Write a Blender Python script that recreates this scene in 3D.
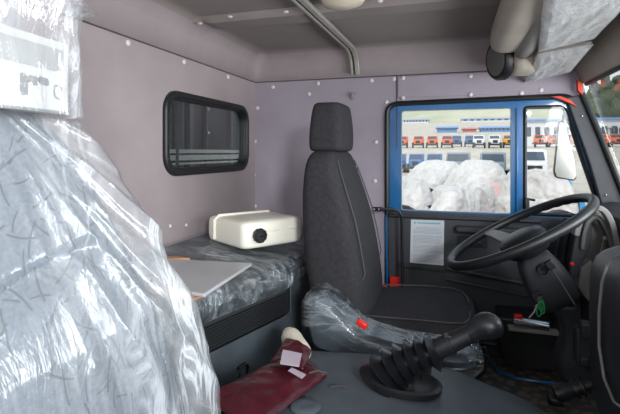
import bpy, bmesh, math, random
from mathutils import Vector, Matrix, noise
random.seed(7)
PI = math.pi
for o in list(bpy.data.objects): bpy.data.objects.remove(o)
C = bpy.context.scene.collection
S = bpy.context.scene

# ------------------------------------------------------------------ camera
F, HX, HY, EYE = 450.0, 310.0, 152.0, 1.0
YAW = math.radians(17.3); CA, SA = math.cos(YAW), math.sin(YAW)
cam_d = bpy.data.cameras.new('camera'); cam = bpy.data.objects.new('camera', cam_d); C.objects.link(cam)
cam.location = (0, 0, EYE); cam.rotation_euler = (PI/2, 0, YAW)
cam_d.sensor_width = 36; cam_d.lens = F/620*36; cam_d.shift_y = -(207-HY)/620; cam_d.clip_start = 0.02; cam_d.clip_end = 2000
S.camera = cam
def at(px, py, X=None, Y=None, Z=None):
    """world point seen at a pixel of the photograph, on the plane X=, Y= or Z="""
    u = (px-HX)/F; v = (HY-py)/F
    d = Vector((u*CA-SA, u*SA+CA, v))
    t = X/d.x if X is not None else Y/d.y if Y is not None else (Z-EYE)/d.z
    return Vector((d.x*t, d.y*t, EYE+d.z*t))

# ------------------------------------------------------------------ light
S.view_settings.view_transform = 'Standard'; S.view_settings.look = 'None'
S.view_settings.gamma = 1; S.view_settings.exposure = 0.14; S.view_settings.use_curve_mapping = False
W = bpy.data.worlds.new('sky'); S.world = W; W.use_nodes = True
wn = W.node_tree.nodes; wl = W.node_tree.links
bg = wn['Background']
tc = wn.new('ShaderNodeTexCoord'); sep = wn.new('ShaderNodeSeparateXYZ'); rp = wn.new('ShaderNodeValToRGB')
wl.new(tc.outputs['Generated'], sep.inputs[0]); wl.new(sep.outputs['Z'], rp.inputs[0]); wl.new(rp.outputs[0], bg.inputs[0])
rp.color_ramp.elements[0].position = 0.0; rp.color_ramp.elements[0].color = (0.95, 0.97, 1, 1)
rp.color_ramp.elements[1].position = 0.6; rp.color_ramp.elements[1].color = (0.72, 0.85, 1, 1)
bg.inputs[1].default_value = 1.05
def area(name, loc, target, sx, sy, power, col=(1,1,1)):
    d = bpy.data.lights.new(name, 'AREA'); d.shape = 'RECTANGLE'; d.size = sx; d.size_y = sy; d.energy = power; d.color = col
    o = bpy.data.objects.new(name, d); C.objects.link(o); o.location = loc
    o.rotation_euler = (Vector(target)-Vector(loc)).to_track_quat('-Z', 'Y').to_euler()
    return o
sd = bpy.data.lights.new('sun', 'SUN'); sd.energy = 2.4; sd.angle = math.radians(6); sd.color = (1, 0.96, 0.9)
so = bpy.data.objects.new('sun', sd); C.objects.link(so); so.rotation_euler = Vector((0.35, 0.75, -0.9)).to_track_quat('-Z', 'Y').to_euler()
area('daylight_through_passenger_door', (1.35, -1.62, 1.68), (-0.3, 1.4, 1.0), 0.50, 0.50, 98, (0.93, 0.97, 1))
area('flash_lamp', (-0.10, -0.03, 1.12), (-0.30, 2.0, 0.92), 0.10, 0.08, 2.5, (1, 0.97, 0.93))
area('daylight_through_windshield', (1.15, 1.1, 1.0), (0.0, 1.5, 1.35), 1.8, 0.5, 38, (0.95, 0.98, 1))

# ------------------------------------------------------------------ materials
def lin(c):
    if isinstance(c, str):
        c = [int(c[i:i+2], 16)/255 for i in (0, 2, 4)]
        c = [x/12.92 if x <= .04045 else ((x+.055)/1.055)**2.4 for x in c]
    return (c[0], c[1], c[2], 1)
class N:
    def __init__(s, name):
        s.m = bpy.data.materials.new(name); s.m.use_nodes = True; s.t = s.m.node_tree; s.b = s.t.nodes['Principled BSDF']
        s.out = s.t.nodes['Material Output']; s.tc = s.t.nodes.new('ShaderNodeTexCoord')
    def new(s, typ, **kw):
        n = s.t.nodes.new(typ)
        for k, v in kw.items(): setattr(n, k, v)
        return n
    def link(s, a, b): s.t.links.new(a, b)
    def noise(s, scale, detail=3, rough=.5, vec=None, dist=0):
        n = s.new('ShaderNodeTexNoise'); n.inputs['Scale'].default_value = scale; n.inputs['Detail'].default_value = detail
        n.inputs['Roughness'].default_value = rough; n.inputs['Distortion'].default_value = dist
        s.link(vec or s.tc.outputs['Object'], n.inputs['Vector']); return n
    def ramp(s, src, stops):
        r = s.new('ShaderNodeValToRGB'); e = r.color_ramp.elements
        while len(e) < len(stops): e.new(.5)
        for i, (p, c) in enumerate(stops): e[i].position = p; e[i].color = lin(c)
        s.link(src, r.inputs[0]); return r
    def bump(s, src, strength, dist=.01, normal=None):
        b = s.new('ShaderNodeBump'); b.inputs['Strength'].default_value = strength; b.inputs['Distance'].default_value = dist
        s.link(src, b.inputs['Height'])
        if normal: s.link(normal, b.inputs['Normal'])
        return b
def _schlick(s, r0, normal=None):
    ge = s.new('ShaderNodeNewGeometry'); d = s.new('ShaderNodeVectorMath', operation='DOT_PRODUCT')
    s.link(ge.outputs['Incoming'], d.inputs[0]); s.link(normal or ge.outputs['Normal'], d.inputs[1])
    a = s.new('ShaderNodeMath', operation='ABSOLUTE'); s.link(d.outputs['Value'], a.inputs[0])
    o = s.new('ShaderNodeMath', operation='SUBTRACT'); o.inputs[0].default_value = 1; s.link(a.outputs[0], o.inputs[1]); o.use_clamp = True
    p = s.new('ShaderNodeMath', operation='POWER'); s.link(o.outputs[0], p.inputs[0]); p.inputs[1].default_value = 5
    m = s.new('ShaderNodeMath', operation='MULTIPLY_ADD'); s.link(p.outputs[0], m.inputs[0]); m.inputs[1].default_value = 1-r0; m.inputs[2].default_value = r0
    return m
N.schlick = _schlick
def mat(name, col, rough=.5, metal=0, var=.08, nscale=8, bump=0, bscale=200, bdist=.002, spec=.5, coat=0, stretch=None):
    n = N(name); c = lin(col)
    vec = None
    if stretch:
        mp = n.new('ShaderNodeMapping'); mp.inputs['Scale'].default_value = stretch; n.link(n.tc.outputs['Object'], mp.inputs[0]); vec = mp.outputs[0]
    no = n.noise(nscale, 4, .6, vec)
    r = n.ramp(no.outputs['Fac'], [(.3, tuple(x*(1-var) for x in c[:3])), (.7, tuple(min(1, x*(1+var)) for x in c[:3]))])
    n.link(r.outputs[0], n.b.inputs['Base Color'])
    n.b.inputs['Roughness'].default_value = rough; n.b.inputs['Metallic'].default_value = metal
    n.b.inputs['Specular IOR Level'].default_value = spec; n.b.inputs['Coat Weight'].default_value = coat
    if bump:
        b = n.bump(n.noise(bscale, 2, .5, vec).outputs['Fac'], bump, bdist); n.link(b.outputs[0], n.b.inputs['Normal'])
    return n.m
def film(name, tint='F4F8FC', base=.25, milk=.3, scale=14, stretch=(1,1,1), rough=.16, bstr=.9, rot=(0,0,0), crease=.55, glint_range=None):
    """thin crumpled polythene: see-through, glossy, crease highlights painted in as white"""
    n = N(name); n.t.nodes.remove(n.b)
    mp = n.new('ShaderNodeMapping'); mp.inputs['Scale'].default_value = stretch; mp.inputs['Rotation'].default_value = rot
    n.link(n.tc.outputs['Object'], mp.inputs[0])
    a = n.noise(scale, 5, .55, mp.outputs[0], 1.2)
    sub = n.new('ShaderNodeMath', operation='SUBTRACT'); sub.inputs[1].default_value = .5; n.link(a.outputs['Fac'], sub.inputs[0])
    ab = n.new('ShaderNodeMath', operation='ABSOLUTE'); n.link(sub.outputs[0], ab.inputs[0])
    ridge = n.ramp(ab.outputs[0], [(0, (1,1,1)), (.05, (.25,.25,.25)), (.16, (0,0,0))])
    big = n.noise(scale*.35, 2, .5, mp.outputs[0], .5)
    msk = n.ramp(big.outputs['Fac'], [(.42, (0,0,0)), (.62, (1,1,1))])
    mul = n.new('ShaderNodeMath', operation='MULTIPLY'); n.link(ridge.outputs[0], mul.inputs[0]); n.link(msk.outputs[0], mul.inputs[1])
    if glint_range:  # painted crease highlights grow stronger towards the far side; the film itself is alike
        sp = n.new('ShaderNodeSeparateXYZ'); n.link(n.tc.outputs['Object'], sp.inputs[0])
        mr = n.new('ShaderNodeMapRange'); mr.inputs[1].default_value = glint_range[0]; mr.inputs[2].default_value = glint_range[1]; mr.inputs[3].default_value = .12; n.link(sp.outputs['Y'], mr.inputs[0])
        mg = n.new('ShaderNodeMath', operation='MULTIPLY'); n.link(mul.outputs[0], mg.inputs[0]); n.link(mr.outputs[0], mg.inputs[1]); mul = mg
    bp = n.bump(a.outputs['Fac'], bstr, .02); bp2 = n.bump(n.noise(scale*4, 3, .6, mp.outputs[0], .8).outputs['Fac'], bstr*.6, .006, bp.outputs[0])
    gl = n.new('ShaderNodeBsdfGlossy'); gl.inputs['Roughness'].default_value = rough; gl.inputs['Color'].default_value = (1,1,1,1); n.link(bp2.outputs[0], gl.inputs['Normal'])
    df = n.new('ShaderNodeBsdfDiffuse'); df.inputs['Color'].default_value = lin(tint)
    tr = n.new('ShaderNodeBsdfTransparent'); tr.inputs['Color'].default_value = (.96,.97,.98,1)
    fr = n.schlick(.06, bp2.outputs[0])
    m1 = n.new('ShaderNodeMixShader'); m2 = n.new('ShaderNodeMixShader')
    f1 = n.new('ShaderNodeMath', operation='MULTIPLY_ADD'); f1.inputs[1].default_value = crease; f1.inputs[2].default_value = milk; f1.use_clamp = True
    n.link(mul.outputs[0], f1.inputs[0]); n.link(f1.outputs[0], m1.inputs[0]); n.link(tr.outputs[0], m1.inputs[1]); n.link(df.outputs[0], m1.inputs[2])
    f2 = n.new('ShaderNodeMath', operation='MULTIPLY_ADD'); f2.inputs[1].default_value = .9; f2.inputs[2].default_value = base*.3; f2.use_clamp = True
    n.link(fr.outputs[0], f2.inputs[0]); n.link(f2.outputs[0], m2.inputs[0]); n.link(m1.outputs[0], m2.inputs[1]); n.link(gl.outputs[0], m2.inputs[2])
    n.link(m2.outputs[0], n.out.inputs['Surface'])
    return n.m
def glass(name, tint=(.97,.98,.98), refl=.08, mn=.02):
    n = N(name); n.t.nodes.remove(n.b)
    tr = n.new('ShaderNodeBsdfTransparent'); tr.inputs[0].default_value = (*tint, 1)
    gl = n.new('ShaderNodeBsdfGlossy'); gl.inputs['Roughness'].default_value = .01
    fr = n.schlick(.04)
    f = n.new('ShaderNodeMath', operation='MULTIPLY_ADD'); f.inputs[1].default_value = refl/.08; f.inputs[2].default_value = mn; f.use_clamp = True
    n.link(fr.outputs[0], f.inputs[0])
    mx = n.new('ShaderNodeMixShader'); n.link(f.outputs[0], mx.inputs[0]); n.link(tr.outputs[0], mx.inputs[1]); n.link(gl.outputs[0], mx.inputs[2])
    n.link(mx.outputs[0], n.out.inputs['Surface']); return n.m
def seat_fabric():
    n = N('scribble_fabric'); sp = n.new('ShaderNodeSeparateXYZ'); n.link(n.tc.outputs['Object'], sp.inputs[0])
    cb = n.new('ShaderNodeCombineXYZ'); n.link(sp.outputs['Y'], cb.inputs[0]); n.link(sp.outputs['Z'], cb.inputs[1])
    acc = None
    for k, (sc, off, ln, wd) in enumerate([(17, 0, .40, .026), (14, 3.3, .38, .022), (22, 7.1, .34, .028)]):
        ad = n.new('ShaderNodeVectorMath', operation='ADD'); ad.inputs[1].default_value = (off, off*.7, 0); n.link(cb.outputs[0], ad.inputs[0])
        scl = n.new('ShaderNodeVectorMath', operation='SCALE'); scl.inputs['Scale'].default_value = sc; n.link(ad.outputs[0], scl.inputs[0])
        v = n.new('ShaderNodeTexVoronoi'); v.voronoi_dimensions = '2D'; v.inputs['Scale'].default_value = 1; n.link(scl.outputs[0], v.inputs['Vector'])
        df = n.new('ShaderNodeVectorMath', operation='SUBTRACT'); n.link(scl.outputs[0], df.inputs[0]); n.link(v.outputs['Position'], df.inputs[1])
        sc2 = n.new('ShaderNodeSeparateColor'); n.link(v.outputs['Color'], sc2.inputs[0])
        an = n.new('ShaderNodeMath', operation='MULTIPLY'); an.inputs[1].default_value = 6.28; n.link(sc2.outputs[0], an.inputs[0])
        rt = n.new('ShaderNodeVectorRotate', rotation_type='Z_AXIS'); n.link(df.outputs[0], rt.inputs['Vector']); n.link(an.outputs[0], rt.inputs['Angle'])
        s3 = n.new('ShaderNodeSeparateXYZ'); n.link(rt.outputs[0], s3.inputs[0])
        x2 = n.new('ShaderNodeMath', operation='MULTIPLY'); n.link(s3.outputs['X'], x2.inputs[0]); n.link(s3.outputs['X'], x2.inputs[1])
        yy = n.new('ShaderNodeMath', operation='MULTIPLY_ADD'); n.link(x2.outputs[0], yy.inputs[0]); yy.inputs[1].default_value = .35; n.link(s3.outputs['Y'], yy.inputs[2])
        ay = n.new('ShaderNodeMath', operation='ABSOLUTE'); n.link(yy.outputs[0], ay.inputs[0])
        ax = n.new('ShaderNodeMath', operation='ABSOLUTE'); n.link(s3.outputs['X'], ax.inputs[0])
        ly = n.new('ShaderNodeMath', operation='LESS_THAN'); n.link(ay.outputs[0], ly.inputs[0]); ly.inputs[1].default_value = wd
        lx = n.new('ShaderNodeMath', operation='LESS_THAN'); n.link(ax.outputs[0], lx.inputs[0]); lx.inputs[1].default_value = ln
        mm = n.new('ShaderNodeMath', operation='MULTIPLY'); n.link(ly.outputs[0], mm.inputs[0]); n.link(lx.outputs[0], mm.inputs[1])
        if acc:
            mx = n.new('ShaderNodeMath', operation='MAXIMUM'); n.link(acc, mx.inputs[0]); n.link(mm.outputs[0], mx.inputs[1]); acc = mx.outputs[0]
        else: acc = mm.outputs[0]
    base = n.ramp(n.noise(160, 3).outputs['Fac'], [(.3, '525C67'), (.7, '69737E')])
    mix = n.new('ShaderNodeMixRGB'); n.link(acc, mix.inputs[0]); n.link(base.outputs[0], mix.inputs[1]); mix.inputs[2].default_value = lin('333F4A')
    n.link(mix.outputs[0], n.b.inputs['Base Color']); n.b.inputs['Roughness'].default_value = .9
    return n.m
M = {
 'felt': mat('wall_felt', '9A8F91', .95, var=.06, nscale=5, bump=.5, bscale=320, bdist=.002, spec=.1),
 'felt_side': mat('side_wall_felt', '9E95A0', .95, var=.06, nscale=5, bump=.5, bscale=320, bdist=.002, spec=.1),
 'ceiling': mat('ceiling_felt', '8E8683', .95, var=.05, nscale=5, bump=.5, bscale=320, bdist=.002, spec=.1),
 'button': mat('button_plastic', 'D2C8C6', .45),
 'groove': mat('seam_dark', '4A4242', .9),
 'rubber': mat('rubber', '17181A', .45, var=.2),
 'blue': mat('blue_paint', '0B5C94', .28, var=.05, coat=.4),
 'red': mat('orange_red_primer', 'D8452A', .6),
 'black': mat('black_plastic', '1B1C1F', .42, var=.12, bump=.25, bscale=500, bdist=.001),
 'dark': mat('dark_trim', '2E3034', .6, var=.1, bump=.3, bscale=500, bdist=.001),
 'door_trim': mat('door_trim_plastic', '34363B', .55, var=.08, bump=.3, bscale=400, bdist=.001),
 'bluegrey': mat('engine_cover_vinyl', '50585E', .5, var=.2, nscale=6, bump=.4, bscale=160, bdist=.002),
 'boot': mat('bellows_rubber', '16171A', .3, var=.2),
 'grey': mat('grey_plastic', '6B6966', .55),
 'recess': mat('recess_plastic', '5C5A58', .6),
 'recesslit': mat('recess_lit_plastic', '7A7774', .55),  # lighter copy of the recess plastic, light on rim and bracket painted in
 'lightgrey': mat('light_grey_plastic', '8C8883', .5),
 'beige': mat('beige_plastic', 'B2A89B', .5),
 'visor': mat('visor_vinyl', 'D6D0C8', .6),
 'alum': mat('rail_metal', 'A9A69E', .35, metal=.3),
 'chrome': mat('bright_metal', 'D0D2D4', .2, metal=1),
 'seat': mat('charcoal_seat_fabric', '353437', .95, var=.18, nscale=70, bump=.6, bscale=450, bdist=.002, spec=.15),
 'piping': mat('seat_piping', '4A4744', .8),
 'tank': None,
 'mattress': mat('mattress_vinyl', '22272C', .6, var=.25, nscale=18),
 'rib': mat('ribbed_black', '141518', .4),
 'wood': mat('pale_wood', 'C08A5C', .6, var=.15, nscale=8, stretch=(1,9,1)),
 'board': mat('grey_board', 'B4B3B5', .35, var=.08, nscale=4),
 'maroon': mat('maroon_vinyl', '48121D', .3, var=.25, nscale=12, bump=.5, bscale=25, bdist=.01),
 'label': mat('label_paper', 'B3A4B0', .6),
 'cream': mat('cream_rag', 'D9CFBC', .9, bump=.5, bscale=60, bdist=.004),
 'paper': mat('paper_white', 'C4C6CC', .7, var=.02),
 'carton': mat('carton_white', 'BDBDBB', .6, var=.02),
 'print': mat('carton_print_grey', '9A9B9B', .6),
 'printdark': mat('carton_print_dark', '727474', .6),
 'ink': mat('ink_grey', '8E929A', .7), 'inkblue': mat('ink_teal', '5FA5BA', .7),
 'redpl': mat('red_plastic', 'D8241C', .4),
 'green': mat('green_cord', '1E8A4C', .6),
 'lamp': mat('lamp_diffuser', 'D8CDB8', .3),
 'floor': None,
 'seatpax': seat_fabric(),
 'film_seat': film('polythene_seat', milk=.12, base=.05, scale=7, stretch=(1, 2.6, .55), rot=(.5, 0, 0), crease=.5, bstr=.4, rough=.2, glint_range=(-.05, .22)),
 'film_bag': film('polythene_bag', milk=.11, base=.2, bstr=.5, scale=10, stretch=(1, 2.2, .7), crease=.5),
 'film_berth': film('polythene_berth', tint='C8D4DC', milk=.06, base=.2, scale=13, stretch=(.5, 2.8, 1), crease=.5, rough=.1, bstr=1),
 'film_side': film('polythene_mattress_side', tint='D8E4EC', milk=.10, base=.3, scale=20, stretch=(1, 1.6, 1), crease=.6, bstr=1),
 'film_skirt': film('polythene_skirt', tint='D8E0E6', milk=.0, base=.05, scale=9, stretch=(.6, 1, 3.2), rot=(0, -.55, 0), crease=.30, bstr=.4, rough=.12),
 'film_visor': film('polythene_visor', milk=.45, base=.5, scale=22, stretch=(2.2, .8, 1), rot=(0, 0, .5), crease=.4),
 'glass': glass('clear_glass'), 'glass_dark': glass('rear_glass', (.72,.75,.75), .12, .05),
}
n = N('milky_plastic'); n.b.inputs['Base Color'].default_value = lin('EFEBDD'); n.b.inputs['Roughness'].default_value = .35
n.b.inputs['Subsurface Weight'].default_value = .4; n.b.inputs['Subsurface Radius'].default_value = (.03,.025,.015); M['tank'] = n.m
n = N('rubber_floor_mat'); vr = n.new('ShaderNodeTexVoronoi'); vr.inputs['Scale'].default_value = 28; n.link(n.tc.outputs['Object'], vr.inputs['Vector'])
r_ = n.ramp(vr.outputs['Distance'], [(.35, '6E6356'), (.6, '484440')]); n.link(r_.outputs[0], n.b.inputs['Base Color']); n.b.inputs['Roughness'].default_value = .85
bb = n.bump(vr.outputs['Distance'], .6, .01); n.link(bb.outputs[0], n.b.inputs['Normal']); M['floor'] = n.m

# ------------------------------------------------------------------ mesh tools
def tagp(o, label=None, cat=None, group=None, kind=None):
    if label: o['label'] = label
    if cat: o['category'] = cat
    if group: o['group'] = group
    if kind: o['kind'] = kind
    return o
def wloc(o):
    v = Vector((0,0,0))
    while o: v = v+o.location; o = o.parent
    return v
class G:
    def __init__(s): s.v = []; s.f = []
    def add(s, vs, fs):
        k = len(s.v); s.v += [Vector(p) for p in vs]; s.f += [[i+k for i in f] for f in fs]; return s
    def box(s, c, size, rot=None):
        hx, hy, hz = [q/2 for q in size]; c = Vector(c)
        vs = [Vector((x*hx, y*hy, z*hz)) for x in (-1,1) for y in (-1,1) for z in (-1,1)]
        if rot is not None: vs = [rot @ p for p in vs]
        return s.add([p+c for p in vs], [(0,1,3,2),(4,6,7,5),(0,4,5,1),(2,3,7,6),(0,2,6,4),(1,5,7,3)])
    def loft(s, rings, cap=True, closed=True, loop=False):
        n = len(rings[0]); vs = [p for r in rings for p in r]; fs = []
        m = len(rings)
        for i in range(m if loop else m-1):
            j = (i+1) % m
            for k in range(n if closed else n-1):
                l = (k+1) % n; fs.append((i*n+k, i*n+l, j*n+l, j*n+k))
        if cap and not loop: fs.append(tuple(range(n-1,-1,-1))); fs.append(tuple((m-1)*n+k for k in range(n)))
        return s.add(vs, fs)
    def tube(s, path, r, seg=10, loop=False, cap=True):
        P = [Vector(p) for p in path]; m = len(P); rings = []; up = None
        R = r if isinstance(r, (list, tuple)) else [r]*m
        for i in range(m):
            if loop: t = (P[(i+1)%m]-P[i-1]).normalized()
            else: t = (P[min(i+1,m-1)]-P[max(i-1,0)]).normalized()
            if up is None: up = Vector((0,0,1)) if abs(t.z) < .9 else Vector((1,0,0))
            a = t.cross(up); a = a.normalized() if a.length > 1e-6 else t.orthogonal().normalized(); b = a.cross(t).normalized(); up = b
            rings.append([P[i]+R[i]*(math.cos(2*PI*k/seg)*a+math.sin(2*PI*k/seg)*b) for k in range(seg)])
        return s.loft(rings, cap=cap, loop=loop)
    def cyl(s, a, b, r0, r1=None, seg=20): return s.tube([a, b], [r0, r1 if r1 is not None else r0], seg)
    def lathe(s, prof, o, axis=(0,0,1), seg=32):
        o = Vector(o); q = Vector((0,0,1)).rotation_difference(Vector(axis))
        return s.loft([[o+q@Vector((r*math.cos(2*PI*k/seg), r*math.sin(2*PI*k/seg), h)) for k in range(seg)] for r, h in prof])
    def prism(s, pts, ext):
        pts = [Vector(p) for p in pts]; ext = Vector(ext)
        return s.loft([pts, [p+ext for p in pts]])
    def grid(s, fn, nu, nv):
        vs = [fn(i/nu, j/nv) for i in range(nu+1) for j in range(nv+1)]
        return s.add(vs, [(i*(nv+1)+j, (i+1)*(nv+1)+j, (i+1)*(nv+1)+j+1, i*(nv+1)+j+1) for i in range(nu) for j in range(nv)])
    def ball(s, c, r, nu=16, nv=10):
        c = Vector(c); r = r if isinstance(r, (tuple, list)) else (r,r,r)
        rings = [[c+Vector((r[0]*math.sin(PI*(i+.02)/(nv+.04))*math.cos(2*PI*k/nu), r[1]*math.sin(PI*(i+.02)/(nv+.04))*math.sin(2*PI*k/nu), r[2]*math.cos(PI*(i+.02)/(nv+.04)))) for k in range(nu)] for i in range(nv+1)]
        return s.loft(rings)
    def build(s, name, m, parent=None, smooth=True, bevel=0, sub=0, solid=0, seg=2, base=False):
        xs = [p.x for p in s.v]; ys = [p.y for p in s.v]; zs = [p.z for p in s.v]
        o0 = Vector(((min(xs)+max(xs))/2, (min(ys)+max(ys))/2, min(zs) if (base or not parent) else (min(zs)+max(zs))/2))
        me = bpy.data.meshes.new(name); me.from_pydata([p-o0 for p in s.v], [], s.f); me.validate()
        bm = bmesh.new(); bm.from_mesh(me); bmesh.ops.recalc_face_normals(bm, faces=bm.faces); bm.to_mesh(me); bm.free()
        o = bpy.data.objects.new(name, me); C.objects.link(o)
        me.materials.append(M[m] if isinstance(m, str) else m)
        if parent: o.parent = parent; o.location = o0-wloc(parent)
        else: o.location = o0
        if smooth:
            for p in me.polygons: p.use_smooth = True
            es = bmesh.new(); es.from_mesh(me)
            for e in es.edges:
                if len(e.link_faces) == 2 and e.calc_face_angle(0) > math.radians(38) and not sub: e.smooth = False
            es.to_mesh(me); es.free()
        if solid: d = o.modifiers.new('solid', 'SOLIDIFY'); d.thickness = solid; d.offset = 0
        if bevel: d = o.modifiers.new('bevel', 'BEVEL'); d.width = bevel; d.segments = seg; d.limit_method = 'ANGLE'; d.angle_limit = math.radians(35); d.harden_normals = False
        if sub: d = o.modifiers.new('sub', 'SUBSURF'); d.levels = sub; d.render_levels = sub
        return o
def thing(name, loc, label, cat, group=None):
    o = bpy.data.objects.new(name, None); C.objects.link(o); o.location = loc; o.empty_display_size = .1
    return tagp(o, label, cat, group)
def copy_tree(o, parent=None):
    c = o.copy(); C.objects.link(c); c.parent = parent
    for ch in list(o.children): copy_tree(ch, c)
    return c
def rrect(cx, cy, w, h, r, seg=6):
    pts = []
    for (sx, sy, a0) in ((1,1,0), (-1,1,PI/2), (-1,-1,PI), (1,-1,1.5*PI)):
        for k in range(seg+1):
            a = a0+k/seg*PI/2; pts.append((cx+sx*(w/2-r)+r*math.cos(a), cy+sy*(h/2-r)+r*math.sin(a)))
    return pts
def fillet(pts, r, seg=5):
    """round the corners of a closed polygon of Vectors (r: one radius or one per corner)"""
    out = []; n = len(pts); P = [Vector(p) for p in pts]
    for i in range(n):
        rr = r[i] if isinstance(r, (list, tuple)) else r
        a, b, c = P[i-1], P[i], P[(i+1)%n]; d1 = (a-b); d2 = (c-b); q = min(rr, d1.length*.45, d2.length*.45)
        p0 = b+d1.normalized()*q; p1 = b+d2.normalized()*q
        for k in range(seg+1):
            t = k/seg; out.append(p0*(1-t)**2+b*2*t*(1-t)+p1*t*t)
    return out
def holed(outer, holes, ext):
    """wall slab with openings: tessellated face extruded by ext"""
    from mathutils.geometry import tessellate_polygon
    loops = [[Vector(p) for p in lp] for lp in [outer]+holes]
    tris = tessellate_polygon(loops); pts = [p for lp in loops for p in lp]; n = len(pts); ext = Vector(ext)
    fs = [tuple(t) for t in tris]+[tuple(i+n for i in reversed(t)) for t in tris]; k = 0
    for lp in loops:
        m = len(lp)
        for i in range(m): j = (i+1) % m; fs.append((k+i, k+j, n+k+j, n+k+i))
        k += m
    return G().add(pts+[p+ext for p in pts], fs)
def wrinkle(p, sc=6, k=1.0, st=(1,1,1)):
    q = Vector((p[0]*st[0], p[1]*st[1], p[2]*st[2]))*sc
    a = 1-abs(noise.noise(q))*2; b = 1-abs(noise.noise(q*2.3+Vector((5,1,3))))*2
    return k*(a*.65+b*.35)

# ------------------------------------------------------------------ setting
XR, YW, ZS, ZC = -1.08, 2.40, 1.402, 1.562
V = Vector
floor = holed([V((XR,-.1,0)), V((.8,-.1,0)), V((.8,YW,0)), V((XR,YW,0))], [], (0,0,-.03)).build('floor', 'floor', smooth=False); tagp(floor, kind='structure')
# rear wall with its window opening
def rw(px, py): return at(px, py, X=XR)
q = [(y, z) for y, z in rrect(1.905, 1.085, .63, .37, .075)]
q0, q1 = rw(163, 92), rw(246, 173)
wy0, wy1 = at(164, 135, X=XR).y, at(247.5, 135, X=XR).y
wcy, wcz, ww, wh = (wy0+wy1)/2-.012, 1.076, wy1-wy0-.005, .350
hole = [V((XR, y, z)) for y, z in rrect(wcy, wcz, ww-.06, wh-.06, .055)]
wall = holed([V((XR,-.1,0)), V((XR,YW,0)), V((XR,YW,ZS-.002)), V((XR,-.1,ZS-.002))], [hole], (-.03,0,0)).build('wall_rear', 'felt', smooth=False); tagp(wall, kind='structure')
g = G(); g.box((XR-.012, 1.15, ZS+.002), (.02, 2.5, .008)); g.build('seam', 'groove', wall)
# window_1: rubber frame, inner lip, glass
def ring_strip(cy, cz, w, h, r, dw, x0, x1):
    a = [V((x0, y, z)) for y, z in rrect(cy, cz, w, h, r, 8)]; b = [V((x1, y, z)) for y, z in rrect(cy, cz, w, h, r, 8)]
    c = [V((x1, y, z)) for y, z in rrect(cy, cz, w-2*dw, h-2*dw, max(.01, r-dw*.6), 8)]; d = [V((x0, y, z)) for y, z in rrect(cy, cz, w-2*dw, h-2*dw, max(.01, r-dw*.6), 8)]
    return [a, b, c, d]
g = G(); R4 = ring_strip(wcy, wcz, ww, wh, .085, .026, XR-.03, XR+.018); g.loft(R4, loop=True); win = g.build('window_1', 'rubber', bevel=.006); tagp(win, kind='structure')
g = G(); R4 = ring_strip(wcy, wcz, ww-.046, wh-.046, .065, .010, XR-.03, XR+.006); g.loft(R4, loop=True); g.build('inner_lip', 'black', win, bevel=.003)
g = G(); g.prism([V((XR-.016, y, z)) for y, z in rrect(wcy, wcz, ww-.066, wh-.066, .055)], (-.004,0,0)); g.build('window_glass', 'glass_dark', win, smooth=False)
g = G(); g.box((XR-.006, at(178.5,150,X=XR).y, wcz), (.008, .012, wh-.09)); g.build('glazing_bar', 'dark', win)

# driver-side wall with the door opening
YD = YW-.005
def sw(px, py, Y=None): return at(px, py, Y=YW if Y is None else Y)
dz0 = .04
dL = sw(386, 200).x
dTL, dTR = sw(387, 103), sw(578, 96)
dBR = sw(640, 235)
opening = fillet([V((dL, YW, dz0)), V((dL, YW, dTL.z)), V((dTR.x-.02, YW, dTL.z+.012)), V((dBR.x, YW, dBR.z)), V((dBR.x+.0, YW, dz0))], [.03, .06, .05, .02, .02])
wall2 = holed([V((XR-.03,YW,0)), V((.86,YW,0)), V((.86,YW,.55)), V((.79,YW,.66)), V((.598,YW,1.31)), V((.59,YW,ZS-.002)), V((XR-.03,YW,ZS-.002))], [opening], (0,.05,0)).build('wall_left', 'felt_side', smooth=False); tagp(wall2, kind='structure')
g = G(); g.box((-.25, YW+.012, ZS+.002), (1.7, .02, .008)); g.box((sw(396.5, 100).x, YW-.0005, (ZS+.70)/2+.16), (.004, .003, ZS-.70-.32)); g.build('seam', 'groove', wall2)
# upper side panel strip (between seam and door) is its own sheet with an edge
g = G(); x0, x1 = sw(398,90).x, sw(570,90).x; g.box(((x0+x1)/2, YW-.003, (ZS+dTL.z)/2+.01), (x1-x0, .006, ZS-dTL.z-.03)); g.build('header_panel', 'felt_side', wall2, bevel=.002)
# ceiling: coved grid
def ceil(u, v):
    X = XR+(.56-XR)*u; Y = -.12+(YW+.12)*v
    a = min(1, (X-XR)/.10); b = min(1, (YW-Y)/.10); c = min(1, (.60-X)/.22)
    f = lambda t: math.sqrt(max(0, 1-(1-t)**2))
    h = (ZC-ZS-.004)*f(a)*f(b)*(0.15+.85*f(c))
    z = ZS+.004+h
    # lowered cross beam and recessed bays
    if a >= 1 and b >= 1 and c >= 1: pass
    e = (1-min(1, max(0, (abs(Y-1.72)-.055)/.018))); e *= min(1, max(0, (X-XR-.03)/.10))*min(1, max(0, (.45-X)/.1))
    z -= .024*e
    return V((X, Y, z))
us = G(); us.grid(ceil, 90, 210); ce = us.build('ceiling', 'ceiling', solid=.004); tagp(ce, kind='structure')
ce.data.materials.append(M['felt'])
for p in ce.data.polygons:
    w = p.center+ce.location
    if w.z < ZC-.012 and (w.x < XR+.10 or w.y > YW-.10): p.material_index = 1
g = G()
g.prism([V((.545,-.1,ZC+.01)), V((.60,-.1,ZC+.01)), V((.615,-.1,1.325)), V((.59,-.1,1.318)), V((.56,-.1,ZS-.01))], (0,2.5,0)); hd = g.build('trim_1', 'beige', bevel=.008); tagp(hd, kind='structure')
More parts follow.
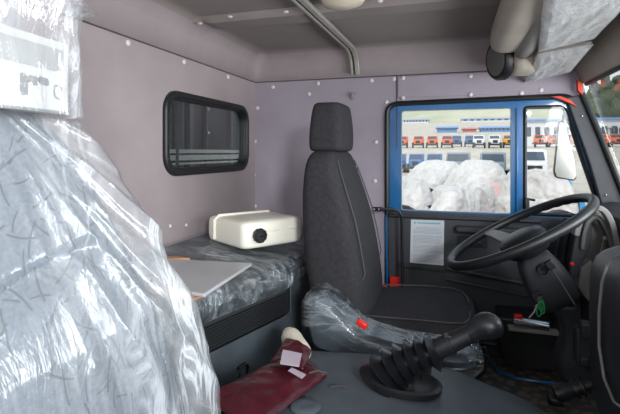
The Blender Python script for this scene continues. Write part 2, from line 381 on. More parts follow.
# buttons (panel fasteners) as parts of the panels
def button(p, nrm, parent, r=.0095):
    g = G(); g.lathe([(r*.2, 0), (r, 0), (r*.95, .003), (r*.6, .0055), (.0005, .0065)], p, nrm, 14); g.build('panel_button', 'button', parent)
for px, py in [(128,43),(184,62),(228,77),(30,12)]: button(at(px,py,X=XR), (1,0,0), wall, .011)
for px, py in [(156,227),(170,226),(186,225)]: button(at(px,py,X=XR), (1,0,0), wall, .007)
for px, py in [(257.5,108),(255,141.5),(254,175),(255,206),(273,87),(318,83.5),(371.5,80.7),(386.5,102),(394,79),(376,142),(375,181),(309,94)]: button(at(px,py,Y=YW), (0,-1,0), wall2, .011)
for px, py in [(403,78),(403,98),(470.5,76),(470.5,94.5),(521.5,93),(541,90)]: button(at(px,py,Y=YW-.006), (0,-1,0), wall2, .011)
for px, py in [(200,23),(230,16.5),(286,11.5),(380,1),(465,-4)]: button(at(px,py,Z=ZC-.026), (0,0,-1), ce, .011)
g = G(); c = at(353,96,Y=YW-.002); g.prism(fillet([c+V((-.022,0,.014)), c+V((-.006,0,.022)), c+V((.006,0,.022)), c+V((.022,0,.014)), c+V((.006,0,-.024)), c+V((-.006,0,-.024))], .006, 3), (0,-.008,0)); g.box(c+V((0,-.012,0)), (.012,.012,.02)); g.build('bracket', 'lightgrey', wall2, bevel=.001)
# curtain rail along the ceiling and down the wall
xr = at(354,46,Y=YW-.05).x
rail_path = []
zr = ZC-.03
for k in range(13): rail_path.append(V((xr-.03+.03*k/12, .9+(YW-.16-.9)*k/12, zr)))
rail_path += [V((xr, YW-.10, zr-.008)), V((xr, YW-.065, zr-.03)), V((xr+.002, YW-.05, zr-.06)), V((xr+.005, YW-.035, ZS+.01))]
def rail_part(off, w, h, nm, m, par):
    rings = []
    for i, p in enumerate(rail_path):
        t = (rail_path[min(i+1, len(rail_path)-1)]-rail_path[max(i-1, 0)]).normalized(); up = V((1,0,0)).cross(t).normalized()
        c = p+V((off,0,0)); rings.append([c+V((w/2,0,0))+up*h/2, c-V((w/2,0,0))+up*h/2, c-V((w/2,0,0))-up*h/2, c+V((w/2,0,0))-up*h/2])
    g = G(); g.loft(rings); return g.build(nm, m, par, bevel=.002)
rt = thing('curtain_rail', (xr, YW-.035, ZS), 'light metal curtain rail crossing the ceiling and bending down the wall', 'curtain rail')
rail_part(-.016, .012, .016, 'rail_lip', 'alum', rt); rail_part(.012, .022, .016, 'rail_lip', 'alum', rt); rail_part(-.001, .016, .008, 'rail_channel', 'groove', rt)

# ------------------------------------------------------------------ driver's door
door = bpy.data.objects.new('door_1', None); C.objects.link(door); door.location = ((dL+.6)/2, YW, dz0); tagp(door, kind='structure')
Yd = YW+.012
# seal: rubber tube following the opening
seal = fillet([V((dL+.006, YW-.004, dz0+.01)), V((dL+.006, YW-.004, dTL.z-.006)), V((dTR.x-.025, YW-.004, dTL.z+.006)), V((dBR.x-.01, YW-.004, dBR.z)), V((dBR.x-.01, YW-.004, dz0+.01))], [.03,.06,.05,.02,.02])
g = G(); g.tube(seal, .013, 8, loop=True); g.build('door_seal', 'rubber', door)
wl_, wr_ = at(401.5,150,Y=Yd).x, at(511,150,Y=Yd).x
wt_, wb_ = at(455,109.5,Y=Yd).z, at(455,212,Y=Yd).z
ql, qtr, qbr = at(525,150,Y=Yd).x, at(564,105,Y=Yd), at(602,213,Y=Yd)
hole1 = fillet([V((wl_,Yd,wb_)), V((wl_,Yd,wt_)), V((wr_,Yd,wt_)), V((wr_,Yd,wb_))], [.008,.02,.012,.008])
hole2 = fillet([V((ql,Yd,wb_+.005)), V((ql,Yd,wt_)), V((qtr.x,Yd,wt_)), V((qbr.x,Yd,wb_+.005))], [.008,.015,.03,.008])
outer = fillet([V((dL+.012,Yd,wb_-.03)), V((dL+.012,Yd,dTL.z-.010)), V((dTR.x-.03,Yd,dTL.z)), V((dBR.x-.03,Yd,wb_-.03))], [.005,.055,.05,.005])
holed(outer, [hole1, hole2], (0,.03,0)).build('door_frame', 'blue', door, bevel=.003)
# thin black rubber edges around the glass
def loopstrip(pts, r, nm, m, par, dy=0): g = G(); g.tube([p+V((0,dy,0)) for p in pts], r, 6, loop=True); return g.build(nm, m, par)
loopstrip(hole1, .0035, 'glass_gasket', 'lightgrey', door, .004); loopstrip(hole2, .010, 'glass_gasket', 'rubber', door, .003)
g = G(); g.prism([p+V((0,.028-.040*(p.z-wb_)/(wt_-wb_),0)) for p in hole1], (0,.003,0)); g.build('window_glass', 'glass', door, smooth=False)
g = G(); g.prism([p+V((0,.028-.040*(p.z-wb_)/(wt_-wb_),0)) for p in hole2], (0,.003,0)); g.build('quarter_glass', 'glass', door, smooth=False)
g = G(); c = at(528.5,113.5,Y=Yd-.004); g.cyl(c, c+V((0,-.012,0)), .011); g.build('window_catch', 'chrome', door)
g = G(); a = at(517,108,Y=Yd-.004); b = at(517,212,Y=Yd-.004); g.box((a+b)/2, (.010,.012,(a-b).length)); g.build('frame_rib', 'blue', door, bevel=.003)
g = G(); c = at(527,203,Y=Yd-.02); g.box(c, (.02,.02,.05)); g.cyl(c+V((0,0,.02)), c+V((.035,-.01,.015)), .006); g.build('window_latch', 'rubber', door, bevel=.003)
# lower door panel, cut away round the footwell pocket
yi = YW-.012
pan = holed([V((dL+.012, yi, .005)), V((dL+.012, yi, wb_-.004)), V((.80, yi, wb_-.010)), V((.80, yi, .005))], [], (0,.03,0)).build('inner_panel', 'door_trim', door, bevel=.005)
g = G(); g.prism([V((dL+.02, yi-.0, wb_-.012)), V((dL+.02, yi-.022, wb_-.020)), V((dL+.02, yi-.022, wb_-.032)), V((dL+.02, yi, wb_-.038))], (.72,0,0)); g.build('sill_ledge', 'dark', door, bevel=.004)
# pull rail under the window
g = G(); a = at(455,229,Y=yi-.02); b = at(520,232,Y=yi-.02); g.box((a+b)/2, ((b-a).length, .04, .036)); g.build('pull_rail', 'dark', door, bevel=.012, seg=3)
g = G(); a = at(459,242,Y=yi); b = at(486,242,Y=yi); g.box((a+b)/2, (.14,.006,.055)); hb = g.build('handle_recess', 'black', door, bevel=.002)
g = G(); g.box((a+b)/2+V((.01,-.012,0)), (.075,.016,.022)); g.build('door_handle', 'dark', hb, bevel=.006)
# map pocket ledge with seam lines sloping forward
for (p0, p1, nm, th) in [((446,268),(548,288),'lower_ledge',.014), ((446,279),(560,303),'lower_ledge',.008)]:
    a, b = at(*p0, Y=yi-.012), at(*p1, Y=yi-.012); g = G(); g.tube([a, (a+b)/2, b], th, 8); g.build(nm, 'dark', door)
a, b, c_, d_ = at(400,262,Y=yi-.006), at(446,268,Y=yi-.006), at(446,272,Y=yi-.006), at(400,266,Y=yi-.006)
g = G(); g.prism([a,b,c_,d_], (0,-.012,0)); g.build('lower_ledge', 'dark', door, bevel=.003)
# blue sill strip of the door opening
g = G(); P = [at(x, y, Z=.014) for x, y in [(484,352),(490,362),(499,372),(515,378),(556,384),(600,388)]]; g.tube(P, .0065, 8); g.build('door_sill', 'blue', wall2)
g = G(); a = at(386,215,Y=YW-.016); b = at(387,288,Y=YW-.016); g.tube([a,b], .0055, 8); g.build('sill_strip', 'blue', wall2)
a, b = at(391.5,110,Y=YW-.018), at(391.5,206,Y=YW-.018)
# pocket box below the door
g = G(); pb = [at(x, y, Y=YW-.21) for x, y in [(499,318),(553,322),(560,372),(520,370),(504,362),(499,350)]]
pb = [V((p.x, p.y, max(.012, p.z))) for p in pb]; g.prism(pb, (0,.19,0)); pk = g.build('door_pocket', 'black', door, bevel=.006)
# small silver fitting on the pocket
g = G(); a = at(513,321.5,Y=YW-.24); b = at(548,327,Y=YW-.24); g.box((a+b)/2, ((b-a).length, .05, .035)); fb = thing('metal_canister', (a+b)/2-V((0,0,.03)), 'small silver canister with red cap lying on black door pocket', 'canister')
g = G(); g.tube([a, (a+b)/2, b], .024, 14); g.build('body', 'chrome', fb)
g = G(); g.box(a+V((.02,0,.024)), (.035,.03,.02)); g.build('cap', 'redpl', fb, bevel=.004)
g = G(); g.box((a+b)/2+V((.01,.0,-.024)), (.20,.05,.014)); g.build('bracket', 'lightgrey', fb, bevel=.003)

# notice sheet
g = G(); P = [at(x, y, Y=yi-.0015) for x, y in [(411,219.5),(444.3,220.5),(443.5,265.5),(410,262.5)]]; g.prism(P, (0,-.0012,0)); sh = g.build('notice_sheet', 'paper', smooth=False)
tagp(sh, 'white printed notice sheet with blue heading stuck on the door panel', 'notice')
def on_sheet(u, v): return (P[0]*(1-u)+P[1]*u)*(1-v)+(P[3]*(1-u)+P[2]*u)*v+V((0,-.0016,0))
g = G(); g.prism([on_sheet(.10,.045), on_sheet(.15,.045), on_sheet(.15,.095), on_sheet(.10,.095)], (0,-.0006,0))
x = .2
while x < .88:
    w = random.uniform(.03,.055); g.prism([on_sheet(x,.055), on_sheet(x+w,.055), on_sheet(x+w,.09), on_sheet(x,.09)], (0,-.0006,0)); x += w+.012
g.build('heading', 'inkblue', sh, smooth=False)
g = G()
for k in range(26):
    v = .17+k*.031; x = .08 if k not in (0,1) else .15; end = random.uniform(.82,.93) if k > 1 else .85
    if k in (5, 12, 19): continue
    while x < end:
        w = random.uniform(.03,.11); g.prism([on_sheet(x,v), on_sheet(x+w,v), on_sheet(x+w,v+.010), on_sheet(x,v+.010)], (0,-.0005,0)); x += w+.02
g.build('printed_lines', 'ink', sh, smooth=False)

# grab bar on the rear door post
g = G(); y0 = YW-.08
P = [at(376,209,Y=YW-.13), at(393,209,Y=YW-.13), at(398,211,Y=YW-.12), at(401.5,216,Y=YW-.11), at(402,225,Y=YW-.1), at(402.3,288,Y=YW-.1)]
gb = thing('grab_bar', P[5], 'black bent tubular grab bar beside the blue door post', 'grab bar')
g.tube(P, .008, 10); g.build('bar', 'black', gb)
g = G(); g.box(P[0]+V((.005,.0,0)), (.05,.012,.022)); g.build('mount', 'black', gb, bevel=.003)
g = G(); g.cyl(P[5], P[5]+V((0,.09,-.03)), .008); g.build('mount', 'black', gb, bevel=.003)
g = G(); g.ball(P[0]+V((-.008,-.008,0)), .005, 8, 6); g.build('bolt', 'chrome', gb)
g = G(); g.ball(P[0]+V((.014,-.008,0)), .005, 8, 6); g.build('bolt', 'chrome', gb)
g = G(); c = at(395,284,Y=YW-.04); g.box(c, (.052,.02,.075)); rr = g.build('door_reflector', 'redpl', bevel=.004); tagp(rr, 'bright red reflector block low on the rear door post', 'reflector')

# A-pillar trim, orange primer at its head
g = G(); P = [at(x, y, Y=YW-.02) for x, y in [(566,97),(587,94),(610,150),(638,222),(607,224),(590,165)]]
g.prism(P, (0,.05,0)); pl = g.build('trim_2', 'door_trim', bevel=.006); tagp(pl, kind='structure')
for px, py in [(582,116),(606,195)]:
    g = G(); g.ball(at(px,py,Y=YW-.022), .006, 10, 6); g.build('screw', 'chrome', pl)
g = G(); P = [at(x, y, Y=YW-.03) for x, y in [(552,96.5),(560,96),(571,100),(577,107),(572,104),(563,100)]]; g.prism(P, (0,.02,0)); g.build('primer_edge', 'red', pl)
g = G(); P = [at(x, y, Y=YW-.045) for x, y in [(578,80),(582,83),(583,95),(578,90)]]; g.prism(P, (0,.03,0)); g.build('primer_edge', 'red', pl)
# blue outer pillar seen beside the door seal
g = G(); P = [at(x, y, Y=YW+.03) for x, y in [(565,104),(574,104),(614,215),(602,215)]]; g.prism(P, (0,.03,0)); g.build('pillar_skin', 'blue', pl)
g = G(); g.tube([at(575,106,Y=YW-.01), at(590,148,Y=YW-.01), at(613,213,Y=YW-.01)], .006, 8); g.build('pillar_bead', 'rubber', pl)
# windshield
wsb = [V((.612,-.1,1.32)), V((.612,YW-.01,1.32)), V((.81,YW-.01,.70)), V((.81,-.1,.70))]
g = G(); g.prism(wsb, (.004,0,.002)); ws = g.build('window_2', 'glass', smooth=False); tagp(ws, kind='structure')
g = G(); g.tube([at(582,93,Y=YW-.03), at(600,135,Y=YW-.03), at(628,205,Y=YW-.03)], .012, 8); g.tube([V((.606,-.1,1.318)), V((.606,YW-.02,1.318))], .012, 8); g.build('window_gasket', 'rubber', ws)

# ------------------------------------------------------------------ berth
def bx(Y): return min(-.60, -.72+(Y-1.2)*.30) if Y > 1.2 else -.72
def mz(X, Y):
    t = (X-XR)/(bx(Y)-XR); return .625-.055*t
NB = 40
def matt_ring(Y, grow=0, wr=0):
    xf = bx(Y)+grow; zt = mz(xf, Y); r = .03; out = []
    zt0 = .625+grow
    out += [V((XR+.01-grow*0, Y, .475-grow*0)), V((XR+.01, Y, zt0))]
    for k in range(1, 14): X = XR+.01+(xf-.03-XR-.01)*k/13; out.append(V((X, Y, mz(X, Y)+grow)))
    for k in range(1, 6): a = PI/2*(1-k/5); out.append(V((xf-.03+.03*math.cos(a), Y, zt-.03+.03*math.sin(a)+grow)))
    for k in range(1, 6): out.append(V((xf+.004*math.sin(PI*k/5), Y, zt-.03-(zt-.03-.475)*k/5+grow)))
    return out
bt = thing('berth', (-.85, 1.3, 0), 'long dark sleeping berth along the rear wall behind the seats', 'berth')
g = G(); ys = [-.05+(YW-.01+.05)*k/NB for k in range(NB+1)]
g.loft([matt_ring(y) for y in ys]); g.build('mattress', 'mattress', bt)
# ribbed vent panel under the mattress
pan_t, pan_b = .466, .378
def face(z0, z1, off, nm, m, y0=-.05, y1=YW-.01, th=.02, bevel=0):
    g = G(); ys2 = [y0, 1.2, 1.6, y1] if y0 < 1.2 < y1 else [y0, y1]
    g.loft([[V((bx(y)+off, y, z0)), V((bx(y)+off, y, z1)), V((bx(y)+off-th, y, z1)), V((bx(y)+off-th, y, z0))] for y in ys2]); return g.build(nm, m, bt, bevel=bevel)
vp = face(pan_b, pan_t, .0, 'vent_panel', 'rib', y1=1.66)
face(pan_b-.01, .55, .002, 'end_panel', 'bluegrey', y0=1.67)
g = G()
for k in range(9):
    z = pan_b+.012+k*.0085; ys2 = [.75, 1.2, 1.6, 1.64]
    g.loft([[V((bx(y)+.001, y, z-.0022)), V((bx(y)+.005, y, z)), V((bx(y)+.001, y, z+.0022))] for y in ys2])
g.build('rib', 'dark', vp)
vp.children[-1]['kind'] = 'stuff'
g = G(); y = 1.52; c = at(278,309,X=bx(1.5)+.004); g.box(c, (.003,.03,.006), Matrix.Rotation(.29, 3, 'Z')@Matrix.Rotation(0,3,'X')); g.build('sticker', 'label', bt)
face(.02, pan_b, -.004, 'base_panel', 'bluegrey'); face(.466, .480, .004, 'upper_lip', 'dark', y1=1.66, bevel=.002)
# film on the mattress
g = G()
def film_m(u, v):
    Y = -.04+(YW-.03+.04)*u; ring = matt_ring(Y, .006); i = v*(len(ring)-2)+1; k = int(min(len(ring)-2, i)); p = ring[k].lerp(ring[k+1], i-k)
    w = wrinkle(p, 7, 1, (.8, 2.6, 1.6)); side = max(0, (p.x-(bx(Y)-.05))/.05)
    return p+V((.012*side*max(0,w), 0, .008*w*(1-side*.5)))
g.grid(film_m, 200, 70); fm = g.build('plastic_film', 'film_berth'); tagp(fm, 'clear crinkled plastic film stretched over the berth mattress', 'film')
# flat board with wood frame, lying on the mattress
bp = [at(x, y, Z=.622) for x, y in [(160,261),(252,266),(204,298),(150,289)]]
bd = thing('flat_board', sum(bp, V((0,0,0)))/4, 'flat grey plastic covered board with pale wooden edge lying on the mattress', 'board')
g = G(); g.prism(bp, (0,0,.010)); g.build('panel', 'board', bd, bevel=.003)
g = G(); q = [at(x, y, Z=.616) for x, y in [(150,285),(186,290),(205,296.5),(190,302),(150,293)]]; g.prism(q, (0,0,.006)); g.build('wooden_edge', 'wood', bd)
g = G(); q = [at(x, y, Z=.618) for x, y in [(160,260),(178,260.5),(190,262),(160,263)]]; g.prism(q, (0,0,.014)); g.build('wooden_edge', 'wood', bd)
# translucent plastic tank on the berth
tk0 = at(252, 248, Z=.63)
tk = thing('plastic_tank', (-.90, 1.98, .625), 'milky white plastic tank with black screw cap lying on the berth', 'tank')
ZT = .616
ax = at(206,241,Z=ZT); cx_ = at(243,252.5,Z=ZT); ex = at(303,243,Z=ZT)
dirn = (ex-cx_).normalized(); bk = (ax-cx_); bk = (bk-dirn*bk.dot(dirn)); wd = .20; bk = V((-dirn.y, dirn.x, 0))
if bk.dot(ax-cx_) < 0: bk = -bk
Ln, Hh = (ex-cx_).length*1.04, .116
bk = (ax-cx_).normalized(); wd = (ax-cx_).length*1.0
g = G()
def tb(t0, t1, w0, w1, z0, z1, rr):
    base = [cx_+dirn*t0+bk*w0, cx_+dirn*t1+bk*w0, cx_+dirn*t1+bk*w1, cx_+dirn*t0+bk*w1]
    base = fillet(base, rr, 5); c0 = sum(base, V((0,0,0)))/len(base); rings = []
    for zz, sc in [(0,.9),(.012,.97),(.03,1),(z1-z0-.03,1),(z1-z0-.012,.975),(z1-z0,.91)]: rings.append([c0+(p-c0)*sc+V((0,0,z0+zz-ZT)) for p in base])
    g.loft([[V((p.x, p.y, ZT+p.z)) for p in r] for r in rings])
tb(0, Ln, 0, wd, 0, Hh, .035); tko = g.build('body', 'tank', tk, sub=1)
g = G()
for s_ in (.74,):
    w = wd*s_; P_ = []
    a0 = cx_+bk*w+dirn*-.002
    P_ = [a0+V((0,0,.02)), a0+V((0,0,Hh-.014)), a0+dirn*.02+V((0,0,Hh)), a0+dirn*(Ln*.9)+V((0,0,Hh-.002))]
    g.tube(P_, .007, 8)
g.build('moulded_band', 'tank', tk)
nrm = V((dirn.y, -dirn.x, 0)); nrm = nrm if nrm.y < 0 or nrm.x > 0 else -nrm
if nrm.dot(V((0,0,0))-cx_) < 0: nrm = -nrm
cc = cx_+dirn*(Ln*.23)+V((0,0,.058))
cp = at(257.5,237,X=0) if False else None
g = G(); g.lathe([(.020,-.01),(.020,.006)], cc, nrm, 20); g.build('neck', 'tank', tk)
g = G(); seg = 40; rings = []
for r, h in [(.027,.002),(.027,.020),(.024,.024),(.018,.024),(.017,.019),(.004,.019)]:
    qr = V((0,0,1)).rotation_difference(nrm)
    rings.append([cc+qr@V(((r+(.0016 if (k//2)%2 and r > .025 else 0))*math.cos(2*PI*k/seg), (r+(.0016 if (k//2)%2 and r > .025 else 0))*math.sin(2*PI*k/seg), h)) for k in range(seg)])
g.loft(rings); cpo = g.build('screw_cap', 'rubber', tk); g = G(); g.box(cc+nrm*.022, (.028,.006,.006)); g.build('grip', 'rubber', cpo)
for t in (.48, .80):
    g = G(); c = cx_+dirn*(Ln*t)+nrm*.001+V((0,0,.072)); g.tube([c-dirn*.03, c, c+dirn*.03], [.003,.007,.003], 8); g.build('moulded_rib', 'tank', tk)

# ------------------------------------------------------------------ engine cover between the seats
def top_e(X):
    pts = [(-.70,.18),(-.62,.24),(-.54,.345),(-.45,.398),(-.2,.415),(0,.40),(.15,.36),(.3,.30),(.5,.2),(.6,.15)]
    for (a, za), (b, zb) in zip(pts, pts[1:]):
        if X <= b: t = (X-a)/(b-a); t = t*t*(3-2*t)*.5+t*.5; return za+(zb-za)*t
    return pts[-1][1]
def ec(X):
    z = top_e(X); out = []
    prof = [(.78,-z),(.785,-.20),(.80,-.06),(.84,-.02),(.92,-.004),(1.05,0),(1.18,0),(1.30,-.012),(1.40,-.04),(1.47,-.085),(1.50,-.14),(1.51,-z)]
    return [V((X, y, max(0, z+dz))) for y, dz in prof]
g = G(); xs = [-.68+.98*k/48 for k in range(49)]; g.loft([ec(x) for x in xs]); eco = g.build('engine_cover', 'bluegrey', sub=1)
tagp(eco, 'dusty blue-grey moulded engine cover between the two seats', 'engine cover')
lp = at(237,377,X=-.69)
lt = thing('latch', lp, 'small black hook latch on blue-grey panel below the berth', 'latch')
g = G(); g.box(lp+V((.012,0,.0)), (.012,.035,.05)); g.build('plate', 'rubber', lt, bevel=.003)
g = G(); g.tube([lp+V((.02,-.03,.045)), lp+V((.03,0,.05)), lp+V((.03,.02,.035)), lp+V((.02,.02,-.03))], .006, 8); g.build('hook', 'rubber', lt)
g = G(); c = at(306,405,Z=.418); g.lathe([(.001,.0015),(.012,.004),(.03,.004),(.036,0)], c-V((0,0,.003)), (0,0,1), 20); g.build('cover_boss', 'bluegrey', eco)
g = G(); a = at(330,387,Z=.418); g.tube([a, a+V((.02,.01,.002)), a+V((.04,.015,0))], .002, 6); g.build('loose_clip', 'groove', eco)

# gear lever
gc = at(402,380,Z=.425)
gl_ = thing('gear_lever', gc, 'black gear lever with ribbed bellows boot on the engine cover', 'gear lever')
g = G(); g.lathe([(.02,-.03),(.096,-.012),(.099,.002),(.090,.007),(.080,.002),(.068,-.004),(.02,-.006)], gc, (0.06,0,1), 40)
for v in g.v: v.y = gc.y+(v.y-gc.y)*.72
g.build('boot_base', 'rubber', gl_)
p0 = gc+V((-.01,-.005,.01)); p1 = at(412,358,Y=gc.y); p2 = at(438,347,Y=gc.y); p3 = at(462,332,Y=gc.y); p4 = at(489,325,Y=gc.y)
path = [gc+V((-.035,0,.0)), gc+V((-.02,0,.028)), at(406,364,Y=gc.y), at(421,357,Y=gc.y), at(436,350,Y=gc.y)]
def bez(P, n):
    out = []
    for k in range(n+1):
        t = k/n; Q = [V(p) for p in P]
        while len(Q) > 1: Q = [Q[i].lerp(Q[i+1], t) for i in range(len(Q)-1)]
        out.append(Q[0])
    return out
ctr = bez([gc+V((-.045,0,-.02)), gc+V((-.035,0,.035)), at(414,359,Y=gc.y), at(438,350,Y=gc.y)], 126)
R = []
for k in range(127):
    t = k/126; ph = t*7.0; s_ = abs(math.sin(PI*ph)); env = .062*(1-t)**1.0+.048*t
    env = .085*(1-t)**2+.053*(1-(1-t)**2) - .006*t
    tri = 1-abs(2*(ph%1)-1); env = .072*(1-t)**2.2+.046*(1-(1-t)**2.2); R.append(env*(.62+.40*tri**1.15))
g = G(); g.tube(ctr, R, 28); g.build('bellows', 'boot', gl_)
a, b = at(434,351,Y=gc.y), at(470,334,Y=gc.y)
g = G(); dd = (b-a).normalized(); ln = (b-a).length
g.lathe([(.020,-.02),(.024,0),(.024,ln*.42),(.0255,ln*.43),(.0255,ln*.5),(.0235,ln*.51),(.0215,ln*.9),(.022,ln)], a, dd, 24); g.build('sleeve', 'black', gl_)
g = G(); c = at(485,326,Y=gc.y)
kp = bez([b-dd*.004, at(476,330,Y=gc.y), at(484,324,Y=gc.y), at(491,320,Y=gc.y), at(495,338,Y=gc.y)], 14)
g.tube(kp, [.021,.0215,.0225,.0235,.025,.027,.029,.0305,.032,.033,.033,.032,.029,.024,.013], 24); g.build('knob', 'black', gl_, sub=1)
g = G(); cN = a.lerp(b, .38)+V((0,-.005,.022)); g.box(cN, (.018,.02,.01)); g.build('clamp', 'black', gl_, bevel=.002)

# wrapped seat skirt beside driver's seat
sk = [(307,294),(316,291),(330,299),(345,313),(357,326),(372,333),(400,341),(435,347),(468,351),(480,356),(478,370),(450,374),(420,372),(380,362),(345,356),(312,345),(306,322)]
P = [at(x, y, Y=1.50) for x, y in sk]
def skirt(off, y0, y1, grow, nm, m, parent=None, wr=0, sub=0):
    pts = fillet(P, .02, 3); c0 = V((sum(p.x for p in pts)/len(pts), 1.5, sum(p.z for p in pts)/len(pts))); rings = []
    n = 14
    for k in range(n+1):
        t = k/n; e = math.sqrt(max(0.0, 1-abs(2*t-1)**3)); Y = y0+(y1-y0)*t; rg = []
        for p in pts:
            d = (p-c0); q = c0+d*(.90+.10*e)+d.normalized()*grow*e; q.y = Y
            if wr: q += V((0, -1, .3))*wr*wrinkle(q, 11, 1, (1.4, 1, 1.4))
            rg.append(q)
        rings.append(rg)
    g = G(); g.loft(rings); return g.build(nm, m, parent, sub=sub)
sko = skirt(0, 1.478, 1.565, -.006, 'seat_skirt', 'bluegrey'); tagp(sko, 'grey moulded side shield of the driver seat under clear film', 'seat shield')
def pl_at(pts, t):
    t *= len(pts)-1; k = min(len(pts)-2, int(t)); return (pts[k][0]+(pts[k+1][0]-pts[k][0])*(t-k), pts[k][1]+(pts[k+1][1]-pts[k][1])*(t-k))
top_l = [(304,300),(309,291),(320,289),(332,297),(346,311),(358,324),(373,331),(400,339),(435,345),(468,349),(483,357)]
bot_l = [(304,322),(308,338),(320,351),(335,355),(350,358),(370,363),(390,367),(415,373),(445,378),(470,376),(484,364)]
def skf_(u, v):
    a, b = pl_at(top_l, u), pl_at(bot_l, u)
    w_ = max(0, (v-.2)/.8); p = at(a[0]+(b[0]-a[0])*w_, a[1]+(b[1]-a[1])*w_, Y=1.5)
    if v < .2: p.y = 1.47+.12*(1-v/.2)
    else: p.y = 1.47-.035*math.sqrt(max(0, 1-(2*w_-1)**4))*min(1, 8*u, 8*(1-u))
    q = V((p.x*math.cos(.5)-p.z*math.sin(.5), p.y, p.x*math.sin(.5)+p.z*math.cos(.5)))
    w2 = (1-abs(noise.noise(V((u*3.5+v*1.5, v*6, 2))))*2.6)+.5*(1-abs(noise.noise(V((u*9+v*3, v*14, 7))))*2.6)
    w2 *= .3+.7*w_; return p+V((0, -.0026*w2, .001*w2))
g = G(); g.grid(skf_, 120, 50); skf = g.build('plastic_film', 'film_skirt'); tagp(skf, 'clear shiny film wrapped round the seat side shield behind the gear lever', 'film')

# ------------------------------------------------------------------ driver seat
ds = thing('driver_seat', (-.2, 1.85, 0), 'charcoal fabric driver seat with headrest facing the steering wheel', 'seat')
def srect(cx, cy, w, h, n=4.0, seg=36):
    out = []
    for k in range(seg):
        a = 2*PI*k/seg; c, s_ = math.cos(a), math.sin(a)
        out.append((cx+w/2*math.copysign(abs(c)**(2/n), c), cy+h/2*math.copysign(abs(s_)**(2/n), s_)))
    return out
# backrest: rings in XY at rising z
rings = []
for z, xr_, xf_, w in [(.36,-.50,-.30,.40),(.38,-.515,-.28,.47),(.45,-.52,-.285,.50),(.55,-.54,-.298,.505),(.65,-.552,-.316,.50),(.75,-.556,-.338,.49),(.85,-.556,-.372,.475),(.93,-.55,-.40,.45),(.975,-.54,-.418,.42),(1.0,-.525,-.43,.37),(1.008,-.51,-.45,.28)]:
    rings.append([V((x, y, z)) for x, y in srect((xr_+xf_)/2, 1.85, xf_-xr_, w, 4.5)])
g = G(); g.loft(rings); back = g.build('backrest', 'seat', ds, sub=1)
# raised side bolster and its seam (near side)
for sy in (-1, 1):
    pp = [V((-.335 if z < .5 else xf, 1.85+sy*yy, z)) for z, xf, yy in [(.46,-.29,.20),(.55,-.300,.202),(.65,-.318,.20),(.75,-.340,.195),(.85,-.374,.187),(.93,-.402,.175),(.965,-.416,.155)]]
    g = G(); g.tube(pp, .0028, 6); g.build('seam', 'piping', back)
rings = []
for z, xr_, xf_, w in [(1.0,-.525,-.43,.18),(1.004,-.548,-.410,.25),(1.02,-.552,-.404,.265),(1.06,-.553,-.402,.27),(1.12,-.548,-.406,.262),(1.175,-.540,-.412,.25),(1.197,-.533,-.418,.235),(1.203,-.52,-.43,.20)]:
    rings.append([V((x, y, z)) for x, y in srect((xr_+xf_)/2, 1.85, xf_-xr_, w, 5.0)])
g = G(); g.loft(rings); hr = g.build('headrest', 'seat', ds, sub=1)
for y_ in (1.80, 1.90): g = G(); g.cyl((-.49,y_,.99), (-.49,y_,1.04), .007); g.build('headrest_post', 'black', ds)
# cushion: rings in YZ along X
rings = []
for x, zt, zb, w in [(-.37,.37,.30,.42),(-.35,.39,.285,.47),(-.25,.400,.28,.50),(-.12,.407,.28,.515),(0,.407,.28,.52),(.05,.402,.285,.51),(.085,.385,.295,.47),(.10,.36,.31,.42)]:
    rings.append([V((x, y, z)) for y, z in srect(1.85, (zt+zb)/2, w, zt-zb, 4.0)])
g = G(); g.loft(rings); cu = g.build('seat_cushion', 'seat', ds, sub=1)
for sy in (-1, 1):
    g = G(); pp = [V((x, 1.85+sy*y, z)) for x, y, z in [(-.30,.20,.396),(-.2,.21,.401),(-.1,.215,.4055),(0,.212,.4055),(.045,.19,.402),(.066,.13,.398),(.072,.05,.398)]]; g.tube(pp, .0028, 6); g.build('seam', 'piping', cu)
g = G(); g.box((-.14,1.85,.27), (.42,.42,.03)); g.build('seat_pan', 'black', ds, bevel=.01)
rings = [[V((x, y, z)) for x, y in srect(-.14, 1.85, w, d, 6)] for z, w, d in [(.0,.34,.34),(.02,.34,.34),(.03,.30,.30),(.10,.28,.28),(.16,.30,.30),(.255,.36,.36)]]
g = G(); g.loft(rings); g.build('pedestal', 'black', ds)
g = G(); g.tube([at(484,347,Y=1.62), at(488,356,Y=1.62), at(484,372,Y=1.62), at(470,384,Y=1.62), at(464,392,Y=1.62)], .0065, 8); g.tube([at(478,352,Y=1.62), at(488,356,Y=1.62)], .006, 8); g.build('adjust_lever', 'black', ds)
# seat belt buckles
g = G(); c = at(362,324,Y=1.432); rm = Matrix.Rotation(.5,3,'Y'); g.box(c, (.036,.020,.020), rm); bk1 = g.build('belt_buckle', 'redpl', bevel=.004); tagp(bk1, 'red plastic buckle tag lying at the side of the driver cushion', 'buckle')
g = G(); c = at(383,288.5,Y=2.12); bk2 = thing('belt_buckle', c, 'small orange-red seat belt buckle behind the driver cushion', 'buckle'); g.box(c, (.034,.03,.026)); g.build('push_button', 'redpl', bk2, bevel=.004)
g = G(); g.box(c+V((0,0,-.035)), (.03,.022,.045)); g.build('housing', 'black', bk2, bevel=.004)
# belt hanging on the far side of the seat
g = G(); P = [at(x, y, Y=2.14) for x, y in [(355,168),(358,185),(362,205),(368,230)]]
bel = thing('seat_belt', P[3], 'narrow dark seat belt strap hanging beside the driver backrest', 'seat belt')
g.loft([[p+V((-.012,0,0)), p+V((.012,0,0)), p+V((.012,.003,0)), p+V((-.012,.003,0))] for p in P]); g.build('strap', 'dark', bel)
g = G(); g.box(P[0]+V((0,-.004,-.01)), (.022,.01,.04)); g.build('tongue', 'chrome', bel, bevel=.003)

